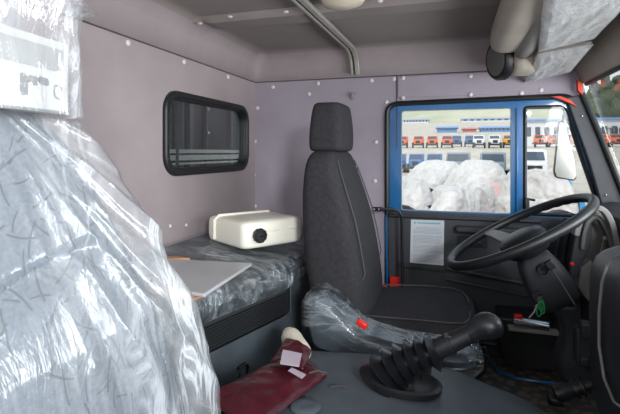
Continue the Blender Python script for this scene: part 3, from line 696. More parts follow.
# ------------------------------------------------------------------ steering wheel
wc = V((.243, 1.85, .702)); tilt = math.atan2(.278, .509)
ux = V((math.cos(tilt), 0, math.sin(tilt))); uy = V((0,1,0)); un = V((-math.sin(tilt), 0, math.cos(tilt)))
sw_ = thing('steering_wheel', wc, 'large black steering wheel in front of the driver seat', 'steering wheel')
RW = .274
g = G(); n_ = 72
rings = []
for k in range(n_):
    a = 2*PI*k/n_; dr = ux*math.cos(a)+uy*math.sin(a)
    rings.append([wc+dr*(RW+.0165*math.cos(b)*(1+.0))+un*.0165*math.sin(b)+ (un*-.003*(k%2) if -2.6 < b < -.5 else V((0,0,0))) for b in [2*PI*j/14-PI for j in range(14)]])
g.loft(rings, loop=True); g.build('rim', 'black', sw_)
for sgn in (1, -1):
    g = G(); pts = []
    for t, off, w, th in [(.06,-.045,.035,.02),(.13,-.032,.030,.014),(.2,-.012,.024,.012),(.262,-.002,.022,.010)]:
        c = wc+uy*sgn*0+(uy*.92*sgn+ux*-.38).normalized()*t+un*off; side = (ux*.92+uy*.38*sgn).normalized()
        pts.append([c+side*w+un*th/2, c-side*w+un*th/2, c-side*w-un*th/2, c+side*w-un*th/2])
    g.loft(pts); g.build('spoke', 'lightgrey' if sgn > 0 else 'dark', sw_, bevel=.004)
    sp = sw_.children[-1]
    sp['label'] = 'grey spoke' if sgn > 0 else 'dark spoke'
g = G(); g.lathe([(.05,-.10),(.075,-.085),(.088,-.055),(.088,-.03),(.075,-.014),(.04,-.004),(.002,-.001)], wc, un, 32); g.build('hub', 'black', sw_)
# column
col = thing('steering_column', (.30,1.85,.3), 'black steering column cover with ignition lock under the wheel', 'steering column')
cpts = [(.075,.06,.05),( .15,.075,.075),(.24,.075,.085),(.31,.06,.07)]
rings = []
for t, hw, hh in cpts:
    c = wc-un*t; rings.append([c+uy*a+ux*b for a, b in srect(0, 0, hw*2, hh*2, 5, 28)])
g = G(); g.loft(rings); sh_ = g.build('shroud', 'dark', col, sub=1)
def on_shroud(px, py): return at(px, py, Y=1.85-.078)
for (px, py, r) in [(543,270,.019),(538.5,296.5,.019)]:
    c = on_shroud(px, py); g = G(); g.lathe([(r*.7,.004),(r*.75,-.014),(r,-.014),(r*1.02,-.005),(r*1.15,.006)], c, (0,1,0), 24); g.build('lock_ring', 'dark', col)
g = G(); a = on_shroud(546,266)+V((0,-.02,0)); g.cyl(a+V((0,.03,0)), a+V((.0,-.015,0)), .006); g.box(a+V((.006,-.012,.012)), (.026,.02,.030), Matrix.Rotation(-.6,3,'Y')); g.build('switch_stalk', 'rubber', col, bevel=.003)
a, b = on_shroud(551,268)+V((0,-.02,0)), at(574,305,Y=1.76); g = G(); g.loft([[a+V((0,0,.003)), a+V((.006,0,.0)), a+V((.006,.004,0)), a+V((0,.004,.003))], [b+V((0,0,.003)), b+V((.006,0,0)), b+V((.006,.004,0)), b+V((0,.004,.003))]]); g.build('cable_strap', 'grey', col)
ky = thing('ignition_key', on_shroud(538.5,296.5)+V((0,-.02,0)), 'ignition key with loops of green string hanging from the steering column', 'key')
g = G(); c = on_shroud(538.5,296.5); g.cyl(c, c+V((0,-.035,0)), .0035); g.cyl(c+V((0,-.03,.0)), c+V((0,-.034,0)), .012); g.build('key_blade', 'chrome', ky)
for k, (dx, dz, w) in enumerate([(-.006,-.075,.016),(.008,-.06,.013),(.002,-.045,.018)]):
    P = [c+V((0,-.034,-.004)), c+V((dx-w,-.036,dz*.55)), c+V((dx-w*.5,-.036,dz)), c+V((dx+w*.5,-.038,dz)), c+V((dx+w,-.036,dz*.5)), c+V((.004,-.034,.0))]
    g = G(); g.tube(bez(P, 18), .0022, 6); g.build('string_loop', 'green', ky)
g = G(); g.tube([c+V((-.01,-.03,-.02)), c+V((-.02,-.036,-.045)), at(529,318,Y=1.74)], .0022, 6); g.build('tag_strip', 'label', ky)
# lower column cover going down to floor, and the pedal bracket
g = G(); lowp = [(wc-un*.29, .055), (at(562,302,Y=1.85), .045), (at(573,324,Y=1.86), .038), (at(575,342,Y=1.87), .048), (at(570,356,Y=1.88), .062), (at(574,378,Y=1.88), .058), (at(580,392,Y=1.88), .05)]
rings = []
for c, r in lowp: rings.append([c+V((x, y, 0)) for x, y in srect(0, 0, r*1.9, r*2.2, 4, 24)])
g.loft(rings); g.build('lower_shroud', 'dark', col, sub=1)
g = G(); c = at(583,345,Y=1.7); g.box(c, (.05,.05,.12)); g.box(c+V((.0,-.02,.06)), (.03,.05,.05)); g.box(c+V((-.005,-.03,-.04)), (.025,.03,.03)); ub = g.build('universal_joint', 'dark', col, bevel=.006)
pd = thing('pedal_valve', at(572,392,Y=1.62), 'black cylindrical valve with clamp ring low beside the console', 'valve')
g = G(); a, b = at(556,394,Y=1.62), at(598,383,Y=1.62); dd = (b-a).normalized()
g.lathe([(.012,-.006),(.026,0),(.028,.03),(.022,.045),(.022,.055),(.03,.056),(.03,.066),(.022,.067),(.022,.075),(.03,.076),(.03,.086),(.018,.09),(.016,(b-a).length)], a, dd, 24); g.build('body', 'rubber', pd)
g = G(); c = a+V((-.0,0,-.02)); g.box(c, (.05,.04,.03)); g.build('foot', 'rubber', pd, bevel=.01)

# ------------------------------------------------------------------ dashboard
db = thing('dashboard', (.6, 1.2, .0), 'dark dashboard with open grey instrument recess right of the wheel', 'dashboard')
# instrument recess: open grey bowl with an arched rim, facing the driver
def arch_band(pts, Y, th, dy, nm, m):
    P = [at(x, y, Y=Y) for x, y in pts]; P = bez(P[:4], 8)+bez(P[3:], 10)[1:] if len(P) > 6 else P; c = sum(P, V((0,0,0)))/len(P); rings = []
    for i, p in enumerate(P):
        t = (P[min(i+1, len(P)-1)]-P[max(i-1, 0)]).normalized(); nn = V((-t.z, 0, t.x))
        rings.append([p+nn*th, p-nn*th, p-nn*th+V((0,dy,0)), p+nn*th+V((0,dy,0))])
    g = G(); g.loft(rings); return g.build(nm, m, db, bevel=.003)
arch_band([(577,236),(580,214),(590,207),(599,208),(610,210),(616,226),(620,262)], 1.95, .010, .05, 'recess_rim', 'recesslit')
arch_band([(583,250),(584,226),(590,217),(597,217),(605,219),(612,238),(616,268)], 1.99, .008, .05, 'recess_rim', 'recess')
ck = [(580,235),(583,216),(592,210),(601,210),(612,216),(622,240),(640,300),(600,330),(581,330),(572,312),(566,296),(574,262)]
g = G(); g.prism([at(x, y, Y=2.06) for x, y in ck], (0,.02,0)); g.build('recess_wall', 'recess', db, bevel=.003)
g = G(); g.prism(fillet([at(x, y, Y=2.01) for x, y in [(587,216),(592,224),(591,242),(584,260),(578,276),(570,284),(571,262),(575,240),(580,224)]], .02, 3), (0,.02,0)); g.build('recess_cheek', 'dark', db, bevel=.003)
g = G(); g.prism([at(x, y, Y=1.99) for x, y in [(581,268),(591,260),(597,268),(604,286),(606,330),(596,330),(592,306),(578,288)]], (0,.06,0)); g.build('recess_bracket', 'recesslit', db, bevel=.004)  # light low in the recess is put into the paler grey
g = G(); P = [at(x, y, Y=2.02) for x, y in [(604,238),(602,248),(598,260),(595,272)]]; g.tube(P, .003, 6); g.ball(P[0]+V((0,-.01,0)), .009, 12, 8); g.build('recess_rod', 'lightgrey', db)
# curved vertical edge strips beside the door
for k, (pts, m_, r) in enumerate([([(589,209),(581,228),(577,245),(577,262),(582,275)], 'dark', .012), ([(575,214),(567,232),(562,255),(562,275),(566,290)], 'rubber', .010), ([(566,218),(558,240),(554,262),(556,285)], 'dark', .009)]):
    g = G(); g.tube(bez([at(x, y, Y=2.10+.06*k) for x, y in pts], 14), r, 8); g.build('edge_strip', m_, db)
g = G(); g.ball(at(572,264,Y=1.975), .009, 12, 8); g.build('warning_knob', 'redpl', db)
g = G(); g.box(at(575,288,Y=2.03), (.06,.05,.025), Matrix.Rotation(-.5,3,'Y')); g.build('fuse_block', 'rubber', db, bevel=.004)
# dash body under the windscreen
dsh = [V((.86,0,.76)), V((.70,0,.775)), V((.62,0,.755)), V((.60,0,.6)), V((.60,0,.3)), V((.66,0,.10)), V((.86,0,.10))]
g = G(); g.loft([[V((p.x, Y, p.z)) for p in dsh] for Y in (-.1, 1.0, 1.6, YW-.03)]); g.build('dash_body', 'dark', db, bevel=.012)
g = G(); g.loft([[V((p.x-.0, Y, p.z)) for p in [V((.62,0,.62)), V((.50,0,.40)), V((.52,0,.1)), V((.66,0,.1)), V((.66,0,.62))]] for Y in (1.95, 2.3)]); g.build('kick_panel', 'black', db, bevel=.01)
# nearer centre console
cn = [(586,276),(588,262),(592,252),(600,246),(612,242),(632,240)]
pts = [at(x, y, Y=1.15) for x, y in cn]
bot = [at(632,470,Y=1.15), at(606,460,Y=1.15), at(596,414,Y=1.15), at(588,380,Y=1.15), at(585,330,Y=1.15)]
prof = [V((p.x, 0, p.z)) for p in pts]+[V((.62,0,pts[-1].z+.01)), V((.62,0,.02)), V((.36,0,.02))]+[V((p.x, 0, max(.03, p.z))) for p in bot[1:]]
g = G(); rings = []
for Y, e in [(.25,.95),(.27,.985),(.30,1),(1.10,1),(1.135,.985),(1.15,.95)]:
    rings.append([V((.5+(p.x-.5)*(e if p.x < .6 else 1), Y, .4+(p.z-.4)*(e if p.z > .05 else 1))) for p in prof])
g.loft(rings); cno = g.build('centre_console', 'black', db, bevel=.006)
g = G(); P = [at(x, y, X=xx) for x, y, xx in [(632,254,.305),(616,257,.300),(607,266,.292),(602,282,.284),(599,312,.283),(599,345,.283),(604,378,.284),(614,402,.286),(630,414,.29)]]
g.tube(P, .0028, 6); g.build('trim_line', 'grey', cno)

# ------------------------------------------------------------------ overhead console, visors, lamp
oh = thing('overhead_console', (.25, 1.7, 1.40), 'beige moulded overhead duct with black round end by the sun visors', 'overhead console')
g = G(); rings = []
for Y, s_ in [(1.0,1),(1.4,1),(1.8,1),(2.0,.97),(2.08,.9),(2.12,.80)]:
    c = V((.235, Y, 1.475)); rings.append([V((c.x+x*s_, Y, c.z+z*s_)) for x, z in srect(0, 0, .16, .12, 2.6, 28)])
g.loft(rings); g.build('duct', 'beige', oh, sub=1)
g = G(); rings = [[V((.315+x*s_, Y, 1.415+z*s_)) for x, z in srect(0, 0, .13, .14, 4, 24)] for Y, s_ in [(2.08,1),(2.26,1),(2.29,.9),(2.30,.6)]]
g.loft(rings); g.build('end_block', 'beige', oh, sub=1)
g = G(); g.tube([V((.275,1.0,1.45)), V((.28,1.5,1.445)), V((.30,2.1,1.435))], [.035,.038,.04], 14); g.build('duct_fold', 'lightgrey', oh)
c0 = at(500,60,Y=2.2); g = G()
g.lathe([(.002,-.03),(.07,-.028),(.092,-.015),(.092,.01),(.084,.022),(.072,.018),(.01,.016)], c0, (-.9,-.42,-.1), 28)
g.build('speaker_pod', 'rubber', oh)
g = G(); g.lathe([(.002,.018),(.07,.018),(.07,.024),(.06,.027),(.002,.029)], c0, (-.9,-.42,-.1), 28); g.build('speaker_grille', 'grey', oh)

def visor(q, label, curve=.02):
    q = [V(p) for p in q]; nrm = (q[1]-q[0]).cross(q[3]-q[0]).normalized(); nrm = nrm if nrm.z > 0 else -nrm
    vs = thing('sun_visor', sum(q, V((0,0,0)))/4, label, 'sun visor')
    g = G(); pts = fillet(q, .03, 4); c = sum(pts, V((0,0,0)))/len(pts)
    g.loft([[c+(p-c)*s_+nrm*h for p in pts] for s_, h in [(.95,-.008),(1,-.003),(1,.010),(.95,.015)]]); g.build('panel', 'visor', vs)
    g = G()
    def f(u, v):
        p = (q[0]*(1-u)+q[1]*u)*(1-v)+(q[3]*(1-u)+q[2]*u)*v
        p = c+(p-c)*1.01; e = min(1, 8*min(u, 1-u, v, 1-v))
        return p-nrm*(.009*e**.5+.005)-nrm*.006*wrinkle(p, 9, 1, (2.4, .7, 1))*e
    g.grid(f, 60, 60); g.build('film_wrap', 'film_visor', vs)
    g = G(); a, b = q[0], q[1]; g.tube([q[3]*.99+q[2]*.01+nrm*.004, q[2]*.99+q[3]*.01+nrm*.004], .006, 8); g.build('edge_bead', 'rubber', vs)
visor([at(548,-40,Z=1.41), at(668,-40,Z=1.41), at(594,37,Z=1.40), at(538,51,Z=1.40)], 'large film wrapped sun visor nearer the camera at top right')
visor([at(538,53,Z=1.395), at(594,43,Z=1.395), at(571,70,Z=1.355), at(524,82,Z=1.340)], 'smaller film wrapped sun visor next to the driver door top')
lm = thing('ceiling_lamp', at(343,-3,Z=ZC), 'round white interior lamp with cream rim on the ceiling', 'lamp')
c = at(343,-6,Z=ZC-.01); g = G(); g.lathe([(.01,0),(.085,0),(.088,-.012),(.08,-.02),(.02,-.02)], c, (0,0,1), 36); g.build('rim', 'beige', lm)
g = G(); g.lathe([(.078,-.018),(.07,-.032),(.045,-.042),(.001,-.046)], c, (0,0,1), 36); g.build('diffuser', 'lamp', lm)

# ------------------------------------------------------------------ maroon bag and cream rag
mb = thing('maroon_pouch', at(280,380,Z=.42), 'dark red vinyl pouch with pale labels lying on the engine cover', 'pouch')
q = [at(196,402,Z=.425), at(300,349,Z=.424), at(327,377,Z=.418), at(262,425,Z=.418)]
def pouch(u, v, top):
    p = (q[0]*(1-u)+q[1]*u)*(1-v)+(q[3]*(1-u)+q[2]*u)*v
    e = min(1, 5*min(u, 1-u, v, 1-v)); h = .020*e**.5
    w = wrinkle(p, 5, .010, (1, 2.6, 1))
    return p+V((0, 0, (h+w*e) if top else 0))
g = G(); g.grid(lambda u, v: pouch(u, v, True), 50, 30); g.grid(lambda u, v: pouch(u, v, False), 50, 30); g.build('body', 'maroon', mb)
q2 = [at(263,345,Z=.47), at(290,333,Z=.475), at(313,353,Z=.45), at(303,370,Z=.45)]
def flap(u, v):
    p = (q2[0]*(1-u)+q2[1]*u)*(1-v)+(q2[3]*(1-u)+q2[2]*u)*v
    return p+V((0,0,.012*math.sin(PI*v)+wrinkle(p, 14, .006)))
q2 = [at(270,363,Z=.452), at(286,340,Z=.470), at(312,352,Z=.455), at(303,372,Z=.448)]
g = G(); g.grid(flap, 24, 20); g.build('flap', 'maroon', mb, solid=.003)
q3 = [at(283,350,Z=.480), at(302,354,Z=.474), at(299,367,Z=.468), at(280,364,Z=.474)]
g = G(); g.prism(q3, (0,0,.0015)); g.build('label_patch', 'label', mb, smooth=False)
q3 = [at(292,368,Z=.464), at(306,375,Z=.460), at(302,379,Z=.459), at(288,371,Z=.463)]
g = G(); g.prism(q3, (0,0,.0015)); g.build('label_patch', 'label', mb, smooth=False)
g = G(); a = at(309,373,Z=.448); g.tube([a, a+V((.02,.01,.004)), a+V((.045,.012,0))], .003, 6); g.build('strap_end', 'groove', mb)
a, b = at(290,336,Y=1.33), at(299,352,Y=1.26)
rg = thing('rag_roll', b, 'cream rolled rag standing between maroon pouch and wrapped seat shield', 'rag')
g = G(); dd = (b-a); g.tube([a-dd*.12, a, a.lerp(b,.3), a.lerp(b,.6), b, b+dd*.3], [.022,.031,.034,.033,.036,.036], 20); g.build('outer_fold', 'cream', rg, sub=1)
g = G(); g.lathe([(.018,-.012),(.027,0),(.018,.010),(.010,.004)], a-dd*.12, -dd.normalized(), 20); g.build('inner_fold', 'cream', rg, sub=1)

# ------------------------------------------------------------------ passenger seat, its film, the carton and bag
ps = thing('passenger_seat', (-.45, .48, 0), 'grey-blue patterned passenger seat under plastic film in the left foreground', 'seat')
sil = [(1.075,-.60,.555),(1.055,-.585,.60),(1.02,-.575,.635),(.97,-.558,.665),(.90,-.535,.690),(.82,-.505,.712),(.74,-.475,.733),(.66,-.455,.752),(.58,-.44,.765),(.50,-.43,.775)]
rings = []
for z, xf, yf in [(.42,-.43,.74)]+[(z, xf-.022, yf-.035) for z, xf, yf in reversed(sil)]:
    y0 = .12; rings.append([V((x, y, z)) for x, y in srect((xf-.16+xf)/2, (y0+yf)/2, .16, yf-y0, 6, 44)])
rings.append([V((x, y, 1.068)) for x, y in srect(-.70, .34, .10, .34, 4, 44)])
g = G(); g.loft(rings); g.build('backrest', 'seatpax', ps)
rings = [[V((x, y, z)) for y, z in srect(.43, (.34+zt)/2, w, zt-.34, 6, 36)] for x, zt, w in [(-.50,.47,.60),(-.2,.485,.60),(0,.475,.60),(.06,.45,.56),(.08,.41,.5)]]
g = G(); g.loft(rings); g.build('seat_cushion', 'seatpax', ps)
rings = [[V((x, y, z)) for x, y in srect(-.66, .30, w, d, 4, 36)] for z, w, d in [(1.075,.08,.22),(1.085,.10,.27),(1.15,.11,.29),(1.22,.11,.28),(1.26,.09,.24),(1.27,.05,.16)]]
g = G(); g.loft(rings); g.build('headrest', 'seat', ps)
g = G(); g.box((-.25,.43,.17), (.40,.42,.34)); g.build('pedestal', 'black', ps, bevel=.02)
# film draped over it
def silat(z):
    for (za, xa, ya), (zb, xb, yb) in zip(sil, sil[1:]):
        if z >= zb: t = (za-z)/(za-zb); t = max(0, min(1, t)); return xa+(xb-xa)*t, ya+(yb-ya)*t
    return sil[-1][1], sil[-1][2]
def drape(u, v):
    # u: down from the top (0) to the hem (1); v: round from the near end, across the front, round the far corner, to the back
    z = 1.075-(1.075-.30)*u; xf, yf = silat(z); k_ = min(1, (1.075-z)/.1); xf += .014*k_; yf += .012*k_
    if z < .5: yf = .775+.01*(.5-z); xf = -.43
    L = yf-.10-.05; s = v*(L+.08+.17)
    if s < L: p = V((xf, .10+s, z)); nn = V((1,0,0))
    elif s < L+.08: a = (s-L)/.08*PI/2; p = V((xf-.05+.05*math.cos(a), yf-.05+.05*math.sin(a), z)); nn = V((math.cos(a), math.sin(a), 0))
    else: p = V((xf-.05-(s-L-.08), yf, z)); nn = V((0,1,0))
    if u < .035: p.z += .012*math.sin(u/.035*PI/2)-.012; p -= nn*.02*(1-u/.035)
    # folds radiate downwards from the far top corner
    ty, tz = .50, 1.10; ang = math.atan2(p.y-ty+.08, tz-p.z); rad = math.hypot(p.y-ty, tz-p.z)
    q = V((ang*3.2, rad*1.1, 0)); a = 1-abs(noise.noise(q*1.7))*2.8; b = 1-abs(noise.noise(q*3.6+V((3,0,1))))*2.4
    c_ = 1-abs(noise.noise(V((p.y*9, p.z*9, p.x*4))))*2.2
    amt = max(.10, min(1, (p.y-.42)/.16))
    d = .012*a*amt+.004*b*amt+.0015*c_
    # one long crease across the lumbar
    lum = .83+(p.y-.40)*.22; hh = (p.z-lum)/.012
    if p.y < .56: d -= .022*math.exp(-hh*hh)*min(1, (.56-p.y)/.06)
    return p+nn*d
g = G(); g.grid(drape, 230, 260)
pf = g.build('plastic_film', 'film_seat'); tagp(pf, 'big glossy sheet of creased plastic film draped over passenger seat', 'film')
# carton tucked in the bag on top of the backrest
ct = thing('carton', (-.53, .35, 1.045), 'white printed carton inside the clear bag on top of passenger seat', 'carton')
xc = -.535
cq = [at(-25,29,X=xc), at(69,44,X=xc), at(69.5,114,X=xc), at(-25,111,X=xc)]
cq = [V((xc, cq[0].y, 1.162)), V((xc, cq[1].y, 1.158)), V((xc, cq[1].y, 1.058)), V((xc, cq[0].y, 1.060))]
g = G(); g.prism(cq, (-.05,0,0)); g.build('box', 'carton', ct, bevel=.002)
def oc(u, v): return (cq[0]*(1-u)+cq[1]*u)*(1-v)+(cq[3]*(1-u)+cq[2]*u)*v+V((.0008,0,0))
def patch(u0, v0, u1, v1, nm, m): g = G(); g.prism([oc(u0,v0), oc(u1,v0), oc(u1,v1), oc(u0,v1)], (.0006,0,0)); g.build(nm, m, ct, smooth=False)
patch(.20,.12,.92,.44,'printed_panel','print')
g = G()
for (u0, v0, u1, v1) in [(.42,.55,.50,.86),(.50,.56,.62,.70),(.62,.55,.74,.68),(.80,.62,.90,.84)]: g.prism(fillet([oc(u0,v0), oc(u1,v0+.02), oc(u1,v1), oc(u0,v1-.02)], .006, 3), (.0007,0,0))
g.build('printed_picture', 'printdark', ct, smooth=False)
g = G(); g.prism([oc(.815,.67), oc(.885,.67), oc(.885,.72), oc(.815,.72)], (.001,0,0)); g.prism([oc(.815,.76), oc(.885,.76), oc(.885,.80), oc(.815,.80)], (.001,0,0)); g.build('printed_mark', 'carton', ct, smooth=False)
def bag(u, v):
    z = 1.052+.34*u; a = -.75*PI+1.5*PI*v+PI*.0
    xf = -.508; yf = at(92,60,X=xf).y+.012; w = yf-.06; d = .19
    k = u; pinch = 1-.10*math.sin(PI*min(1, u*1.1))*.3
    c, s_ = math.cos(a), math.sin(a)
    x = xf-d/2+d/2*math.copysign(abs(c)**.45, c); y = yf-w/2+w/2*math.copysign(abs(s_)**.4, s_)*pinch
    p = V((x, y, z)); nn = V((c, s_, 0))
    q = V((y*6, z*2.2, x*3)); d_ = .006*(1-abs(noise.noise(q*1.8))*2.4)+.004*(1-abs(noise.noise(q*4+V((2,2,2))))*2.2)
    flare = .0
    if u > .35: flare = .008*math.sin((u-.35)*9)
    return p+nn*(d_+flare)
bgo = thing('plastic_bag', (-.6, .3, 1.05), 'clear crumpled plastic bag over the passenger headrest with a flap sticking out', 'bag')
g = G(); g.grid(bag, 90, 160); g.build('bag_body', 'film_bag', bgo)
fq = [at(70,2,X=-.50), at(86,3,X=-.53), at(97,14,X=-.55), at(92,18,X=-.55), at(76,17,X=-.52), at(68,20,X=-.50)]
def flp(u, v):
    a = fq[0].lerp(fq[5], v); b = fq[2].lerp(fq[3], v); m_ = fq[1].lerp(fq[4], v)
    p = a*(1-u)**2+m_*2*u*(1-u)+b*u*u
    return p+V((.008*math.sin(v*7+u*4), 0, .004*wrinkle(p, 18, 1)))
g = G(); g.grid(flp, 24, 20); g.build('bag_flap', 'film_bag', bgo)

# ------------------------------------------------------------------ outside: yard
n = N('yard_gravel'); r_ = n.ramp(n.noise(.5, 6, .65).outputs['Fac'], [(.3, 'A89E8E'), (.7, 'C6BFB2')]); n.link(r_.outputs[0], n.b.inputs['Base Color']); n.b.inputs['Roughness'].default_value = .95; M['gravel'] = n.m
n = N('hill_grass'); r_ = n.ramp(n.noise(.05, 6, .65).outputs['Fac'], [(.3, '9C9F82'), (.7, 'C6C2A8')]); n.link(r_.outputs[0], n.b.inputs['Base Color']); n.b.inputs['Roughness'].default_value = .95; M['hill'] = n.m
M['orange'] = mat('orange_paint', 'F0703A', .4); M['yellow'] = mat('yellow_paint', 'E8A830', .4); M['bluecab'] = mat('blue_cab_paint', '3C78B4', .4); M['whitecab'] = mat('white_cab_paint', 'E4E6EA', .4)
M['skyblue'] = mat('light_blue_paint', '3E9CDC', .35); M['tyre'] = mat('tyre', '2A2A2C', .8); M['cabglass'] = mat('cab_glass', '4A5560', .1); M['shroud'] = mat('white_wrap', 'CCC8C4', .45, var=.10, nscale=2, bump=1, bscale=2.2, bdist=.25)
M['pink'] = mat('pink_wrap', 'E4C0BC', .6); M['roofblue'] = mat('roof_blue', '4E8CC8', .5); M['wallwhite'] = mat('building_white', 'DCDDE0', .7); M['leaf'] = mat('tree_leaf', '525C46', .9, var=.3, nscale=.6); M['greytruck'] = mat('grey_truck', '7F8B94', .5); M['roofred'] = mat('roof_red', 'D07060', .6)
GZ = [(0,-1.5),(30,-1.5),(50,-1.9),(78,-2.0),(92,1.7),(118,2.3),(146,7.0),(215,14.2),(330,26),(700,60)]
def gz(y):
    for (a, za), (b, zb) in zip(GZ, GZ[1:]):
        if y <= b: t = (y-a)/(b-a); t = t*t*(3-2*t); return za+(zb-za)*t
    return GZ[-1][1]
g = G()
def gr(u, v): y = 2.7+(340-2.7)*v**1.6; x = (-1+2*u)*(30+y*1.1)+y*.1; return V((x, y, gz(y)))
g.grid(gr, 20, 90); gnd = g.build('ground', 'gravel'); tagp(gnd, kind='structure')
g = G(); g.grid(lambda u, v: V(((-1+2*u)*480, 225+110*v, gz(225+110*v)+.05+9*v*(1+.5*noise.noise(V((u*9, v*2, 0))))*max(0, min(1, (95-(-1+2*u)*480)/50)))), 40, 8); hl = g.build('hillside', 'hill'); tagp(hl, kind='structure')

def make_truck(body, label, group):
    """bonneted lorry facing -y (towards the cab), 2.5 m wide, 2.8 m tall"""
    t = thing('truck', (0,0,0), label, 'truck', group)
    g = G(); g.prism([V((-1.1,1.0,.9)), V((-1.1,1.0,1.9)), V((-1.02,1.25,2.7)), V((-1.02,2.6,2.75)), V((-1.1,2.8,1.0))], (2.2,0,0))
    for v in g.v:
        if v.z > 2.5: v.x *= .93
    g.build('cab', body, t, bevel=.1)
    g = G(); g.loft([[V((x, y, z)) for x, z in srect(0, 1.35, w, h, 5, 20)] for y, w, h in [(-.7,1.5,.85),(-.55,1.7,1.0),(1.0,1.9,1.1)]]); g.build('bonnet', body, t)
    g = G(); g.prism([V((-.92,1.02,1.98)), V((.92,1.02,1.98)), V((.86,1.22,2.58)), V((-.86,1.22,2.58))], (0,-.05,0)); g.build('windscreen', 'cabglass', t, smooth=False)
    g = G(); g.box((0,-.85,.75), (2.4,.25,.35)); g.build('bumper', 'tyre', t, bevel=.04)
    g = G(); g.box((0,-.72,1.35), (.9,.06,.6)); g.build('grille', 'tyre', t)
    for s_ in (-1, 1):
        g = G(); g.cyl((s_*.95,.1,.6), (s_*1.25,.1,.6), .6); g.build('wheel', 'tyre', t)
        g = G(); g.box((s_*.98,-.35,1.28), (.42,.9,.16)); g.build('fender', body, t, bevel=.05)
    g = G(); g.box((0,5.0,1.0), (1.0,5.5,.3)); g.build('chassis', 'tyre', t)
    return t
ordn = ['first','second','third','fourth','fifth','sixth','seventh','eighth','ninth','tenth','eleventh','twelfth','thirteenth','fourteenth']
def row(proto_col, pxs, depth_y, labelf, group, nm, rz=0, sc=1):
    proto = None
    for i, px in enumerate(pxs):
        p = at(px, 150, Y=depth_y)
        o = make_truck(proto_col, '', group) if proto is None else copy_tree(proto)
        proto = proto or o
        o.location = (p.x, depth_y, gz(depth_y)-.02); o.rotation_euler.z = rz; o.scale = (sc,sc,sc); o['label'] = labelf(i)
    return proto
row('orange', [402,418,432,447], 100, lambda i: 'orange truck far across the yard, '+ordn[i]+' from the left', 'orange trucks in the far row', 'o')
row('orange', [541,555,569,603,618], 104, lambda i: 'orange truck beyond the quarter window and windscreen, '+ordn[i]+' from the left', 'orange trucks at the right', 'o')
row('whitecab', [479,495], 98, lambda i: ['white truck on the embankment right of the blue one','white truck on the embankment beside the yellow one'][i], 'white trucks on the embankment', 'w')
row('bluecab', [456.5,470], 112, lambda i: ['left','right'][i]+' of two blue trucks between orange and white ones', 'blue trucks on the embankment', 'b')
row('yellow', [509.5], 98, lambda i: 'yellow truck at the right end of the far row seen through the door window', None, 'y')
row('bluecab', [415.5,434,397], 66, lambda i: ['left blue truck behind the white wrapped vehicles','right blue truck behind the white wrapped vehicles','blue truck half cut by the left window edge'][i], 'blue trucks in the middle row', 'b')
row('greytruck', [458,494], 42, lambda i: ['grey truck standing behind the gap of wrapped vehicles','grey truck standing at the right behind the wrapped vehicle'][i], 'grey trucks in the middle row', 'g')
row('skyblue', [563], 16, lambda i: 'small light blue truck close outside the quarter window', None, 's', .25, .6)
row('whitecab', [533], 34, lambda i: 'white truck beyond the quarter window', None, 'w', 0)

def wrapped(px0, px1, pyt, Y, label, ang, L=4.5, pink=False):
    """vehicle shrouded in white sheeting: low bonnet end and high rounded cab end"""
    a = at(px0, pyt, Y=Y); b = at(px1, pyt, Y=Y); z0 = gz(Y); top = b.z
    t = thing('wrapped_truck', ((a.x+b.x)/2, Y, z0), label, 'wrapped truck', 'white wrapped vehicles near the door')
    g = G(); rings = []; n_ = 26
    w = 1.25; d = V((b.x-a.x, ang, 0)); up = V((0,0,1)); sd_ = V((-d.y, d.x, 0)).normalized()
    for k in range(n_+1):
        s_ = k/n_; c = V((a.x, Y, 0))+d*s_
        hgt = (top-z0)*(.62+.38*min(1, max(0, (s_-.25)/.35))**.8) if True else 0
        e = math.sqrt(max(.02, 1-abs(2*s_-1)**6)); ring = []
        for j in range(21):
            th = PI*j/20; cx, cz = math.cos(th), math.sin(th)
            p = c+sd_*w*math.copysign(abs(cx)**.45, cx)*e; p.z = z0+hgt*abs(cz)**.5*(.6+.4*e)
            q = p*1.2; p += (sd_*cx+up*cz)*.10*(1-abs(noise.noise(q))*2.5); ring.append(p)
        rings.append(ring)
    g.loft(rings, closed=True); g.build('sheeting', 'shroud', t)
    if pink:
        g = G(); c = V((a.x, Y, 0))+d*.84; g.lathe([(.02,.12),(.40,.1),(.45,0)], (c.x, c.y-1.25, top-1.0), (.35,-1,.1), 18); g.build('pink_patch', 'pink', t)
    for s_ in (.2, .85):
        g = G(); c = V((a.x, Y, 0))+d*s_-sd_*1.0*(1 if sd_.y > 0 else -1); g.cyl((c.x, c.y, z0+.55), (c.x, c.y-.3, z0+.55), .55); g.build('wheel', 'tyre', t)
wrapped(402, 452, 162, 19, 'white wrapped truck, the upper left one outside the door window', 1.5, pink=True)
wrapped(438, 500, 163, 16, 'white wrapped truck with pink patch, the upper right one outside the door window', 1.0, pink=True)
wrapped(383, 422, 181, 13, 'white wrapped vehicle at the lower left corner of the door window', .5)
wrapped(430, 478, 188, 10.5, 'white wrapped vehicle low in the middle of the door window', -.4)
wrapped(523, 545, 172, 13, 'white wrapped vehicle low behind the quarter window', .4)

# open chassis with wheels low at right of the window
p = at(515, 205, Y=10.5); p.x += .15; ch = thing('bare_chassis', (p.x, 10.5, gz(10)), 'bare dark chassis with wheels beyond the right edge of door window', 'chassis')
for k in range(3):
    g = G(); g.cyl((p.x-.5+k*.75, 10.2, gz(10)+.62), (p.x-.5+k*.75, 10.6, gz(10)+.62), .36); g.build('wheel', 'tyre', ch)
g = G(); g.box((p.x+.2, 10.8, gz(10)+1.0), (2.2,.4,.15)); g.box((p.x+.2, 10.8, gz(10)+.5), (2.2,.3,.3)); g.build('frame_rail', 'roofred', ch)

